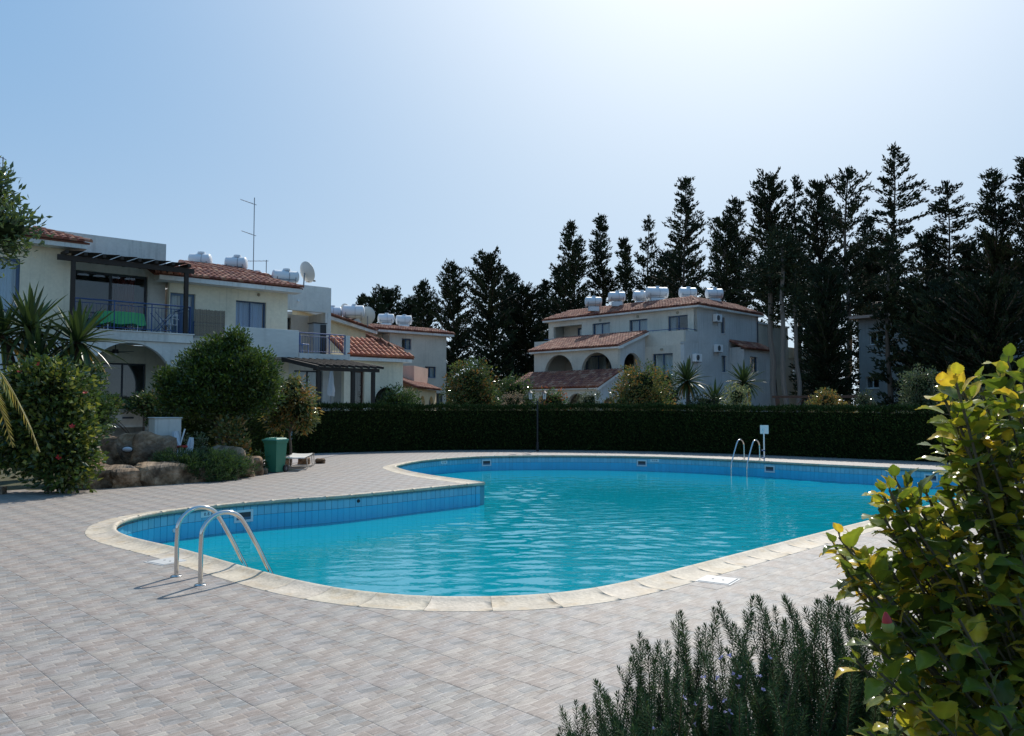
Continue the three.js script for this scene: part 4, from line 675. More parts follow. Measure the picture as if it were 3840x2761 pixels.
  { const [x, f] = fromL(6.35, 2.0), c = thing('closed_parasol', 'closed white parasol standing under the lower pergola', 'parasol', [x, 1.3, -f], 0); part(c, 'pole', rod(V(0, 0, 0), V(0, 2.0, 0), 0.02, 8), M.steelGrey); const n = 14, tb = new TB(), P = (i, k) => { const a = i / n * TAU, rr = [0.03, 0.11, 0.15, 0.12][k] * (0.8 + 0.35 * Math.cos(i * 2.7 + k)), y = [1.95, 1.5, 1.05, 0.85][k] - 0.06 * (k === 3 ? Math.sin(i * 3) : 0); return [Math.cos(a) * rr, y, Math.sin(a) * rr]; }; for (let k = 0; k < 3; k++) for (let i = 0; i < n; i++) tb.quad(P(i, k), P(i + 1, k), P(i + 1, k + 1), P(i, k + 1)); const g = tb.geo(); g.deleteAttribute('color'); part(c, 'canopy', g, std([0.62, 0.62, 0.63], 0.9)).material.side = THREE.DoubleSide; const bs = new THREE.CylinderGeometry(0.22, 0.25, 0.08, 18); bs.translate(0, 0.04, 0); part(c, 'base', bs, M.dark); }
}
{ // porch of the next unit: small sunlit hipped roof and cream walls
  const [x, f] = fromL(9.1, -1.3), h = thing('garden_porch', 'cream porch with a small bright red hipped tile roof behind the lower pergola', 'porch', [x, 0, -f], LT);
  part(h, 'wall', wallZ(-0.9, 2.1, 0, 3.75, 0.9, 0.25, [{ arch: true, cx: 1.25, r: 0.6, y0: 1.2, yc: 2.0 }, [-0.6, 0.1, 1.3, 3.3]]), M.cream); part(h, 'side_wall', bx(1.85, 2.1, 0, 3.75, -2.5, 0.647), M.cream); rooms(h, -0.75, 1.7, -2.6, 0.63, [1.2, 3.72]);
  windowZ(h, -0.6, 0.1, 1.3, 3.3, 0.9, { n: 1, name: 'door', mat: M.fenceWood });
  part(h, 'eave', bx(-0.95, 2.4, 3.755, 3.9, 0.5, 1.2), M.trim);
  tileRoof(h, V(-1.0, 3.95, 1.22), V(1, 0, 0), V(0, 0.55, -1).normalize(), [[0, 0], [3.5, 0], [2.2, 1.9], [0, 1.9]], 61, [[0.34, 0.11, 0.055], [0.40, 0.14, 0.07], [0.30, 0.09, 0.05]], 'roof', 0.25, 0.36);
  tileRoof(h, V(2.5, 3.95, 1.22), V(0, 0, -1), V(-1, 0.75, 0).normalize(), [[0, 0], [3.6, 0], [2.4, 1.6], [1.3, 1.6]], 62, TERRA, 'roof', 0.25, 0.36);
}
// ---------------------------------------------------------------- buildings further back
{ // long cream building whose sunlit side runs away from the pool
  const a = rad(83), h = thing('cream_building', 'sunlit warm cream building with stepped porch roofs between the white house and the grey block', 'house', [-11.88, 0, -52.3], a);   // local x runs away from the camera, z faces right
  rooms(h, -5.8, 6.75, -8, -0.32, [0.2, 3.9, 7.35]); rooms(h, 7.05, 13.4, -8.1, -1.52, [0.2, 3.85, 7.25]);
  part(h, 'wall', wallZ(-6, 7.2, 0, 7.4, 0, 0.3, [{ arch: true, cx: 3.0, r: 0.75, y0: 4.0, yc: 5.2 }]), M.creamWarm);
  part(h, 'recess_wall', wallZ(7.2, 13.6, 0, 7.3, -1.2, 0.3, [{ arch: true, cx: 10.0, r: 1.0, y0: 3.9, yc: 5.4 }]), M.pink); part(h, 'recess_return', bx(6.9, 7.2, 0, 7.4, -1.5, -0.303), M.pink);
  part(h, 'fascia', bx(-6.2, 9.2, 7.4, 7.62, -0.3, 0.3), M.trim);
  tileRoof(h, V(-6.2, 7.68, 0.36), V(1, 0, 0), V(0, 0.3, -1).normalize(), [[0, 0], [15.4, 0], [14.2, 2.2], [0, 2.2]], 71, TERRA, 'roof', 0.24, 0.36);
  // porch gables stepping down
  part(h, 'porch_wall', wallZ(8.6, 12.2, 0, 6.3, 1.3, 0.25, [{ arch: true, cx: 10.4, r: 1.0, y0: 3.6, yc: 4.9 }]), M.creamWarm); part(h, 'porch_side', bx(8.6, 8.85, 0, 6.3, -1.2, 1.047), M.pink);
  tileRoof(h, V(8.3, 6.4, 1.6), V(1, 0, 0), V(0, 0.42, -1).normalize(), [[0, 0], [4.2, 0], [4.2, 2.9], [0, 2.9]], 72, TERRA, 'porch_roof', 0.24, 0.36); part(h, 'porch_eave', bx(8.3, 12.5, 6.3, 6.45, 1.1, 1.55), M.trim);
  part(h, 'terrace_parapet', merge([bx(8.6, 13.2, 3.3, 4.9, 3.2, 3.4), bx(8.6, 8.8, 3.3, 4.9, 1.3, 3.197), bx(13.0, 13.2, 3.3, 4.9, 1.3, 3.197)]), M.pink); part(h, 'terrace_slab', bx(8.6, 13.2, 3.1, 3.297, 1.3, 3.4), M.trim);
  part(h, 'lower_porch_wall', wallZ(5.5, 12.8, 0, 3.1, 4.2, 0.25, [{ arch: true, cx: 8, r: 0.9, y0: 0.2, yc: 1.7 }, { arch: true, cx: 11, r: 0.9, y0: 0.2, yc: 1.7 }]), M.creamWarm); part(h, 'lower_porch_side', wallX(1.3, 3.94, 0, 3.1, 5.75, 0.25), M.creamWarm);
  tileRoof(h, V(5.2, 3.15, 4.5), V(1, 0, 0), V(0, 0.4, -1).normalize(), [[0, 0], [7.9, 0], [7.9, 1.4], [0, 3.2]], 73, TERRA, 'lower_porch_roof', 0.24, 0.36);
  tank('white water tank with a steel cradle on the cream building next to the white house', -10.95, 7.75, 54.6, 0.15, 1.55, 0.45, false); tank('white water tank cut off by the corner of the white house', -12.5, 7.75, 54.9, 0.15, 1.4, 0.42, false);
  dish('white dish leaning behind the tank on the cream building', -10.1, 7.35, 55.2, 3.5, 0.62, -0.3); dish('small pale dish above the tank on the cream building', -11.7, 8.05, 55.4, 2.9, 0.4, -0.5);
}
{
  const h = thing('apartment_block', 'plain grey white block with four small dark windows and a low red roof', 'building', [-10.2, 0, -66], LT);
  rooms(h, 0.15, 5.32, -8.8, -0.32, [0.2, 3.2, 5.8, 7.9]);
  part(h, 'front_wall', wallZ(0, 5.77, 0, 7.95, 0, 0.3, [[1.18, 2.13, 6.63, 7.56], [1.18, 2.13, 4.3, 5.25], [3.54, 4.68, 4.29, 5.27], [3.3, 5.4, 0.3, 2.96]]), M.houseCream);
  part(h, 'end_wall', bx(5.47, 5.77, 0, 7.95, -9, -0.303), M.houseCream); part(h, 'left_wall', bx(-1.6, -0.003, 0, 7.95, -9, -1.2), M.houseCream);
  windowZ(h, 1.18, 2.13, 6.63, 7.56, 0, { n: 2, curtain: M.curtain, c0: 0.5, c1: 1, sill: true, w: 0.08 }); windowZ(h, 1.18, 2.13, 4.3, 5.25, 0, { n: 2, sill: true, w: 0.08 }); windowZ(h, 3.54, 4.68, 4.29, 5.27, 0, { n: 2, curtain: M.curtain, c0: 0.5, c1: 1, sill: true, w: 0.08 });
  windowZ(h, 3.3, 5.4, 0.3, 2.96, 0, { n: 3, name: 'door', mat: M.darkFrame });
  part(h, 'eave', bx(-3.6, 6.3, 7.955, 8.15, -0.6, 0.45), M.trim);
  tileRoof(h, V(-4, 8.2, 0.5), V(1, 0, 0), V(0, 0.3, -1).normalize(), [[0, 0], [10.4, 0], [9.2, 1.6], [0.6, 1.6]], 81, TERRA, 'roof', 0.24, 0.36); part(h, 'roof_deck', bx(-3, 5.4, 8.3, 8.62, -8, -1.1), M.trim);
  for (const [lx, la] of [[-1.15, 'white water tank beside the red gable on the grey block'], [0.95, 'middle white water tank on the grey block'], [2.75, 'white water tank on the grey block closest to the dark trees']]) { const c = Math.cos(LT), s = Math.sin(LT); tank(la, -10.2 + lx * c - 2.2 * s, 8.63, 66 + lx * s + 2.2 * c, 0.1, 1.45, 0.4, true); }
  { const g = new THREE.Shape([new THREE.Vector2(0, 0), new THREE.Vector2(2.6, 0), new THREE.Vector2(2.6, 1.3)]), e = new THREE.ExtrudeGeometry(g, { depth: 1.6, bevelEnabled: false }); e.translate(-3.4, 8.62, -3.2); part(h, 'stair_gable', e, M.houseCream); tileRoof(h, V(-3.45, 8.62, -1.5), V(0, 0, -1), V(2.6, 1.3, 0).normalize(), [[0, 0], [1.8, 0], [1.8, 2.95], [0, 2.95]], 82, TERRA, 'stair_roof', 0.24, 0.36); }
}
{ // white villa with arcades; local x runs along the long front to its right corner at x = 0, z towards the pool
  const O = [12.9, 0, -55], T = rad(-45), c = Math.cos(T), s = Math.sin(T), W = (x, z) => [O[0] + x * c + z * s, -(O[2] - x * s + z * c)];
  const h = thing('arcaded_villa', 'three storey white villa with arched porches and tiled roofs above the hedge', 'house', O, T);
  rooms(h, -13.8, -0.42, -8.4, -0.3, [6.2, 8.64]); rooms(h, -13.82, -0.43, -8.42, 1.4, [0.5, 3.38, 5.98]); part(h, 'partition', bx(-10.4, -10.25, 6.2, 8.6, -1.5, -0.3), M.inner);
  part(h, 'upper_wall', wallZ(-14, 0, 6.2, 8.68, 0, 0.28, [[-2.42, -0.77, 6.25, 8.24], [-5.84, -4.2, 6.25, 8.24], [-9.38, -7.65, 6.25, 8.24], [-13.45, -10.46, 6.25, 8.28]]), M.houseCream);
  for (const [a, b] of [[-2.42, -0.77], [-5.84, -4.2], [-9.38, -7.65]]) windowZ(h, a, b, 6.25, 8.24, 0, { n: 2, name: 'balcony_door', curtain: std([0.34, 0.37, 0.38], 0.95), c0: a < -3 ? 0.05 : 0.02, c1: a < -3 ? 0.95 : 0.3, w: 0.08 });
  part(h, 'recess_wall', wallZ(-13.7, -10.3, 6.2, 8.6, -1.55, 0.2, [[-12.2, -10.5, 6.25, 8.2]]), M.houseCream); windowZ(h, -12.2, -10.5, 6.25, 8.2, -1.55, { n: 2, name: 'balcony_door', curtain: M.curtain, w: 0.08, set: 0.06 });
  part(h, 'side_wall', wallX(-8.5, 0, 6.2, 8.68, 0.003, 0.28, [[-3.76, -3.16, 7.08, 8.26]]), M.houseWhite); windowX(h, -3.76, -3.16, 7.08, 8.26, 0.003, { n: 1, sill: true });
  part(h, 'lower_side_wall', wallX(-8.5, 1.7, 0, 6.197, 0.003, 0.28, [[-3.88, -3.17, 4.28, 5.47]]), M.houseWhite); windowX(h, -3.88, -3.17, 4.28, 5.47, 0.003, { n: 1, sill: true, curtain: M.curtain });
  part(h, 'lower_front_wall', wallZ(-14, -0.28, 0, 6.0, 1.697, 0.28, [[-2.6, -0.92, 3.4, 5.46], [-9.8, -4.2, 3.4, 5.6]]), M.houseCream); windowZ(h, -2.6, -0.92, 3.4, 5.46, 1.697, { n: 2, name: 'balcony_door', curtain: M.curtain, w: 0.08 });
  windowZ(h, -9.8, -4.2, 3.4, 5.6, 1.697, { n: 5, name: 'porch_glazing', curtain: M.curtain, c0: 0.1, c1: 0.5, w: 0.08 }); part(h, 'ground_porch_side', bx(-11, -10.7, 0, 2.9, 1.7, 7.197), M.houseCream);
  part(h, 'balcony_floor', bx(-14, -0.28, 6.0, 6.2, -0.28, 1.41), M.trim); part(h, 'balcony_parapet', bx(-14, 0, 6.003, 6.98, 1.5, 1.7), M.houseCream); part(h, 'parapet_return', bx(-0.2, 0.0, 6.203, 6.98, 0.01, 1.497), M.houseWhite);
  part(h, 'balcony_rail', merge([rod(V(-13, 7.12, 1.6), V(-0.1, 7.12, 1.6), 0.025, 6), rod(V(-0.1, 7.12, 1.6), V(-0.1, 7.12, 0.02), 0.025, 6), ...[-12, -10, -8, -6, -4, -2.6, -1.3, -0.1].map((x) => rod(V(x, 6.98, 1.6), V(x, 7.12, 1.6), 0.015, 5))]), M.blueRail);
  for (const x of [-1.6, -5.05, -8.6]) { const g = new THREE.SphereGeometry(0.1, 12, 8); g.scale(1.3, 1, 0.6); g.translate(x, 8.45, 0.03); part(h, 'wall_lamp', g, std([0.3, 0.27, 0.2], 0.5)); } { const g = box(-1.8, 5.75, 1.74, 0.22, 0.13, 0.08); part(h, 'wall_lamp', g, std([0.3, 0.27, 0.2], 0.5)); }
  // middle porch
  part(h, 'porch_front', wallZ(-11.0, -3.2, 2.9, 5.72, 4.9, 0.3, [{ arch: true, cx: -8.55, r: 1.38, y0: 3.5, yc: 4.15 }, { arch: true, cx: -5.05, r: 1.38, y0: 3.5, yc: 4.15 }]), M.houseCream);
  part(h, 'porch_side', wallX(1.703, 4.6, 2.9, 5.72, -3.203, 0.3, [{ arch: true, cx: 3.2, r: 1.0, y0: 3.5, yc: 4.5 }]), M.houseWhite); part(h, 'porch_side', bx(-11, -10.7, 2.9, 5.72, 1.703, 4.597), M.houseCream);
  { const g = new THREE.ExtrudeGeometry(new THREE.Shape([new THREE.Vector2(-4.9, 5.723), new THREE.Vector2(-1.703, 5.723), new THREE.Vector2(-1.703, 6.85)]), { depth: 0.3, bevelEnabled: false }); g.translate(0, 0, -0.3); g.rotateY(Math.PI / 2); g.translate(-3.203, 0, 0); part(h, 'porch_gable', g, M.houseWhite); const g2 = g.clone(); g2.translate(-7.5, 0, 0); part(h, 'porch_gable', g2, M.houseCream); }
  part(h, 'porch_floor', bx(-11, -3.2, 2.7, 2.897, 1.7, 4.9), M.trim);
  const u1 = V(0, 1.2, -3.45).normalize(), L1 = Math.hypot(1.2, 3.45);
  tileRoof(h, V(-11.35, 5.9, 5.2), V(1, 0, 0), u1, [[0, 0], [8.5, 0], [8.5, L1], [0, L1]], 91, TERRA, 'porch_roof', 0.24, 0.36); part(h, 'porch_eave', bx(-11.3, -2.9, 5.723, 5.86, 4.6, 5.16), M.trim);
  { const b = bx(0, 0.12, -0.2, 0, 0, L1); b.rotateX(Math.atan2(1.2, 3.45) * 1); b.translate(-2.98, 7.05, 1.75); part(h, 'verge_board', b, M.trim); }
  // ground porch
  part(h, 'ground_porch_front', wallZ(-11.0, -3.0, 0, 2.9, 7.5, 0.3, [{ arch: true, cx: -4.6, r: 0.95, y0: 0.1, yc: 1.7 }, { arch: true, cx: -7.4, r: 0.95, y0: 0.1, yc: 1.7 }]), M.houseCream);
  { const g = new THREE.ExtrudeGeometry((() => { const q = new THREE.Shape([new THREE.Vector2(-7.197, 0), new THREE.Vector2(-4.903, 0), new THREE.Vector2(-4.903, 4.05), new THREE.Vector2(-7.197, 2.95)]); const p = new THREE.Path(); p.moveTo(-6.9, 0.1); p.lineTo(-6.9, 1.5); for (let i = 1; i <= 12; i++) { const a = Math.PI * (1 - i / 12); p.lineTo(-6.05 + 0.85 * Math.cos(a), 1.5 + 0.85 * Math.sin(a)); } p.lineTo(-5.2, 0.1); p.lineTo(-6.9, 0.1); q.holes.push(p); return q; })(), { depth: 0.3, bevelEnabled: false }); g.translate(0, 0, -0.3); g.rotateY(Math.PI / 2); g.translate(-3.003, 0, 0); part(h, 'ground_porch_side', g, M.houseWhite); }
  const u2 = V(0, 1.28, -2.75).normalize(), L2 = Math.hypot(1.28, 2.75);
  tileRoof(h, V(-11.3, 3.04, 7.7), V(1, 0, 0), u2, [[0, 0], [8.6, 0], [8.6, L2], [0, L2]], 92, TERRA, 'ground_porch_roof', 0.24, 0.36); part(h, 'ground_porch_eave', bx(-11.2, -2.8, 2.903, 3.02, 7.2, 7.66), M.trim); { const b = bx(0, 0.12, -0.2, 0, 0, L2); b.rotateX(Math.atan2(1.28, 2.75)); b.translate(-2.85, 4.28, 4.95); part(h, 'verge_board', b, M.trim); }
  // bay on the side wall
  part(h, 'bay_front', wallX(-8.3, -4.39, 0, 5.95, 1.1, 0.25, [[-6.5, -5.3, 4.27, 5.45]]), M.houseWhite); windowX(h, -6.5, -5.3, 4.27, 5.45, 1.1, { n: 2, sill: true, curtain: M.curtainBlue });
  part(h, 'bay_side', bx(0.006, 0.847, 0, 6.1, -4.64, -4.393), M.houseWhite); part(h, 'bay_side', bx(0.006, 0.847, 0, 6.1, -8.3, -8.05), M.houseWhite);
  tileRoof(h, V(1.35, 5.98, -4.2), V(0, 0, -1), V(-1.3, 0.62, 0).normalize(), [[0, 0], [4.3, 0], [4.3, 1.42], [0, 1.42]], 93, TERRA, 'bay_roof', 0.24, 0.36);
  // main roof: tiled skirt round a flat top
  const e0 = 0.4, y0 = 8.86, in_ = 1.55, up = 0.72, uf = V(0, up, -in_).normalize(), Lf = Math.hypot(up, in_);
  tileRoof(h, V(-14.4, y0, e0), V(1, 0, 0), uf, [[0, 0], [14.4 + e0, 0], [14.4 + e0 - in_, Lf], [in_, Lf]], 94, TERRA, 'main_roof', 0.24, 0.36);
  tileRoof(h, V(e0, y0, e0), V(0, 0, -1), V(-in_, up, 0).normalize(), [[0, 0], [9.3, 0], [9.3 - in_, Lf], [in_, Lf]], 95, TERRA, 'main_roof', 0.24, 0.36);
  ridge(h, V(e0, y0 + 0.02, e0), V(e0 - in_, y0 + up, e0 - in_), 96); part(h, 'eave', merge([bx(-14.35, 0.36, 8.68, 8.83, -0.25, 0.36), bx(-0.2, 0.36, 8.68, 8.83, -8.9, -0.253)]), M.trim);
  part(h, 'roof_deck', bx(-12.8, -1.2, 9.3, 9.5, -7.6, -1.2), M.trim);
  part(h, 'drain_pipe', rod(V(0.1, 0.1, -8.42), V(0.1, 8.7, -8.42), 0.05, 8), M.darkFrame);
  for (const [z, y, la] of [[-2.35, 7.82, 'topmost air conditioner on the villa side wall'], [-2.4, 5.65, 'air conditioner halfway up the villa side wall'], [0.4, 4.85, 'air conditioner at the front edge of the villa side wall']]) { const [x, f] = W(0.006, z); airUnit(la, [x, y, -f], T + Math.PI / 2); }
  const tk = [[6.35, 61.6, 9.2, 'white water tank standing at the lowest end of the villa roof skirt'], [8.1, 61.0, 9.5, 'second white water tank along the villa roof from its low end'], [9.95, 60.6, 9.5, 'white water tank partly hidden behind the long tank on the villa roof'], [13.1, 58.8, 9.5, 'white water tank by the peak of the villa roof'], [15.2, 59.3, 9.5, 'white water tank behind the right hip of the villa roof']];
  for (const [x, f, y, la] of tk) tank(la, x, y, f, 0.06, 1.35, 0.36, true);
  tank('longest white water tank raised in the middle of the villa roof', 10.95, 9.6, 59.6, 0.12, 1.75, 0.42, true);
}
{
  const h = thing('apartment_block', 'pale cream block behind the bare tree trunks beside the villa', 'building', [21.24, 0, -68], rad(45));
  rooms(h, -2.8, 11.2, -7.9, -0.32, [0.2, 3.6, 7.15]); part(h, 'front_wall', wallZ(-3, 11.4, 0, 7.2, 0, 0.3, [[6.2, 7.9, 4.3, 5.5]]), M.houseCream); windowZ(h, 6.2, 7.9, 4.3, 5.5, 0, { n: 2, sill: true, mat: M.trim });
  part(h, 'upper_wall', wallZ(-3, 5.4, 7.203, 8.9, -0.004, 0.3), M.houseCream); part(h, 'upper_side', bx(5.1, 5.4, 7.203, 8.9, -6, -0.31), M.white); part(h, 'coping', bx(-3.1, 5.5, 8.905, 9.05, -6, 0.1), M.trim); part(h, 'terrace_band', bx(5.41, 11.4, 6.2, 7.15, 0.005, 0.06), M.cream);
}
{
  const h = thing('apartment_block', 'dim white block in deep shade under the tall trees on the right', 'building', [26.3, 0, -60], rad(-50));
  rooms(h, 0.45, 19.8, -8.9, -0.32, [0.2, 2.9, 5.9, 8.35]); part(h, 'front_wall', wallZ(0, 20, 0, 8.4, 0, 0.3, [[0.8, 1.85, 6.42, 7.4], [0.45, 1.45, 3.15, 4.02], [6, 7.8, 6.4, 7.5], [6, 7.8, 3.1, 4.2]]), M.shadedWall);
  for (const [a, b, y0, y1] of [[0.8, 1.85, 6.42, 7.4], [0.45, 1.45, 3.15, 4.02], [6, 7.8, 6.4, 7.5], [6, 7.8, 3.1, 4.2]]) windowZ(h, a, b, y0, y1, 0, { n: 2, sill: true, mat: M.trim });
  part(h, 'end_wall', bx(0, 0.3, 0, 8.4, -9, -0.303), M.cream); part(h, 'roof_slab', bx(-0.6, 20, 8.405, 8.6, -9, 0.6), M.pink);
  const rl = railing(h, V(0.6, 0, -1), V(18, 0, -1), 8.6, 9.7, M.blackMetal, 0.4, 'roof_railing');
}
{ // brown timber fence behind the villa garden
  const t = thing('timber_fence', 'low brown timber fence with diagonal braces beside the villa', 'fence', [16.3, 0, -46], rad(-4));
  part(t, 'top_rail', rbox(1.6, 2.32, 0, 5.6, 0.14, 0.1, 0.01), M.fenceWood); part(t, 'middle_rail', rbox(1.6, 0.95, 0, 5.6, 0.08, 0.06, 0.01), M.fenceWood); for (const x of [-0.9, 0.9, 2.6, 4.3]) part(t, 'post', rbox(x, 1.12, 0, 0.2, 2.24, 0.16, 0.02), M.fenceWood);
  for (const x of [-0.9, 0.9, 2.6]) part(t, 'brace', rod(V(x + 0.2, 1.05, 0), V(x + 1.45, 2.2, 0), 0.03, 6), M.fenceWood);
  for (let i = 0; i < 34; i++) part(t, 'board', bx(-1.1 + i * 0.16, -1.1 + i * 0.16 + 0.13, 0.05, 1.0, -0.07, -0.04), M.fenceWood);
}
// ---------------------------------------------------------------- tall trees behind the houses: [x at its depth, forward, height, radius, options]
{
  const PAL = [[0.024, 0.034, 0.017], [0.03, 0.042, 0.02], [0.02, 0.03, 0.017], [0.036, 0.044, 0.018]];
  // [x, height, radius, distance, shape, place, open, bare foot]
  const list = [
    [-21.95, 13.87, 0.91, 100, 'spire', 0, 0, 0], [-17.63, 14.72, 0.84, 92, 'spire', 0, 0, 0], [-15.77, 14.08, 1.13, 90, 'round', 0, 0, 0], [-14.7, 15.63, 1.3, 95, 'round', 0, 0, 0], [-11.98, 14.04, 1.05, 92, 'round', 0, 0, 0], [-9.59, 15.29, 1.66, 86, 'spire', 0, 0, 0],
    [-6.35, 16.88, 1.53, 84, 'column', 1, 0, 0], [-2.29, 17.45, 2.15, 82, 'column', 1, 0, 0], [-0.21, 16.74, 1.33, 90, 'column', 1, 0, 0], [1.52, 14.6, 1.27, 86, 'round', 1, 0, 0], [3.45, 16.45, 1.36, 92, 'spire', 1, 0, 0], [4.73, 16.06, 1.09, 80, 'spire', 2, 0, 0],
    [6.12, 20.05, 1.86, 78, 'spire', 2, 0, 0], [9.28, 21.16, 1.36, 80, 'spire', 2, 0, 0], [10.81, 17.94, 1.04, 76, 'spire', 2, 0, 0], [14.62, 21.94, 1.62, 84, 'spire', 2, 1, 0], [16.68, 23.9, 2.07, 76, 'spire', 2, 0, 0], [17.71, 19.3, 1.33, 90, 'round', 2, 0, 0],
    [19.86, 19.44, 1.68, 74, 'column', 3, 0, 0], [23.02, 23.07, 1.18, 80, 'spire', 3, 0, 1], [23.09, 22.46, 1.59, 70, 'column', 3, 0, 1], [26.25, 22.89, 0.9, 72, 'spire', 3, 1, 1], [25.6, 20.37, 1.58, 66, 'column', 3, 0, 0], [22.76, 11.53, 1.17, 57, 'column', 3, 0, 0], [26.3, 20.61, 1.41, 62, 'column', 4, 1, 1],
    [31.16, 23.15, 2.4, 64, 'spire', 4, 1, 0], [34.13, 16.16, 1.26, 74, 'round', 4, 0, 0], [36.71, 20.52, 2.25, 66, 'spire', 4, 1, 0], [38.01, 20.44, 1.76, 62, 'spire', 4, 0, 0], [39.28, 20.75, 1.77, 60, 'spire', 4, 0, 0], [37.92, 17.41, 1.88, 72, 'column', 4, 0, 0], [40.85, 16.17, 1.75, 70, 'column', 4, 0, 0], [41.7, 14.59, 1.5, 66, 'column', 4, 0, 0], [35.22, 20.49, 1.15, 78, 'spire', 4, 0, 0], [26.05, 9.18, 1.08, 50, 'round', 4, 0, 0], [26.09, 8.19, 1.39, 47, 'round', 4, 0, 0], [27.28, 8.43, 1.41, 45, 'round', 4, 0, 0],
  ];
  const where = ['behind the grey block', 'between the grey block and the villa', 'behind the villa roof tanks', 'behind the pale cream block', 'over the dim white block'];
  const how = { spire: 'pointed dark cypress', column: 'dense columnar dark cypress', round: 'rounded dark tree' }, rank = ['tallest ', 'second tallest ', 'third tallest ', 'fourth tallest ', 'shortest '];
  const kind = (e) => `${how[e[4]]}${e[6] ? ' with open gappy boughs' : ''} ${where[e[5]]}`;
  list.forEach((e, i) => {
    const [x, h, R0, D, shape, place, open, foot] = e, same = list.filter((q) => kind(q) === kind(e)).sort((p, q) => q[1] - p[1]), k = same.indexOf(e);
    const g = conifer(100 + i * 7, h, R0 * (place > 2 ? 1.7 : 1.5), { shape, pal: PAL, base: foot ? 0.42 : 0.08, dens: open ? 1.4 : 2.2, gap: open ? 0.18 : 0.08, leaf: 0.27 + D * 0.0016, rise: open === 1 && R0 > 2.2 ? 0.2 : shape === 'column' ? 0.55 : 0.45, tr: foot ? 0.3 : 0.22, bare: 0.02 });
    const t = thing('cypress_tree', (same.length > 1 ? rank[k === same.length - 1 && k > 1 ? 4 : k] : '') + kind(e), 'tree', [x, 0, -D], 0, `dark trees ${where[place]}`);
    part(t, 'trunk', g.trunk, M.bark); part(t, 'crown', g.crown, M.leafFar, 'stuff');
    if (i === 26) { const r = rngOf(5), br = []; for (let q = 0; q < 6; q++) { const a = r() * TAU, b = V(0, h * 0.86, 0), c = V(Math.cos(a) * 1.6 - 1, h * (1.0 + 0.03 * q / 2), Math.sin(a) * 1.2); br.push(tube([b, b.clone().lerp(c, 0.5).add(V(r() - 0.5, -0.2, 0)), c], 0.035, 4, 8)); } part(t, 'bare_branch', merge(br), M.bark); }
  });
  // slim bare trunks seen between the villa and the pale block
  for (const [x, D, r, h2, la] of [[17.15, 52, 0.19, 11, 'stout pale bare trunk by the timber fence'], [17.23, 50, 0.15, 12, 'crooked slim bare trunk by the timber fence'], [18.45, 51, 0.13, 11, 'thin bare trunk by the timber fence with knots']]) { const t = thing('tree_trunk', la, 'tree', [x, 0, -D], 0, 'bare trunks by the fence'), q = rngOf(Math.round(x * 100)), pts = []; for (let i = 0; i <= 7; i++) pts.push(V((q() - 0.5) * 0.18 - i * 0.02, h2 * i / 7, (q() - 0.5) * 0.15)); part(t, 'trunk', taperTrunk(pts, r * 1.15, r * 0.7, 9), M.barkPale); part(t, 'crown', crown(Math.round(x * 100), [[-0.1, h2 - 0.6, 0, 1.0, 1.8, 1.0], [0.3, h2 * 0.72, 0, 0.6, 0.9, 0.6]], 1500, 0.34, 0.12, PAL, { clump: 8, spread: 0.25 }), M.leafFar, 'stuff'); }
  { const t = thing('ivy_tree', 'slim ragged dark conifer standing before the dim white block', 'tree', [23.83, 0, -50]), g = conifer(900, 12.5, 0.85, { shape: 'column', pal: PAL, base: 0.06, dens: 1.2, gap: 0.2, leaf: 0.36, rise: 0.25 }); part(t, 'trunk', g.trunk, M.bark); part(t, 'crown', g.crown, M.leafFar, 'stuff'); }
}
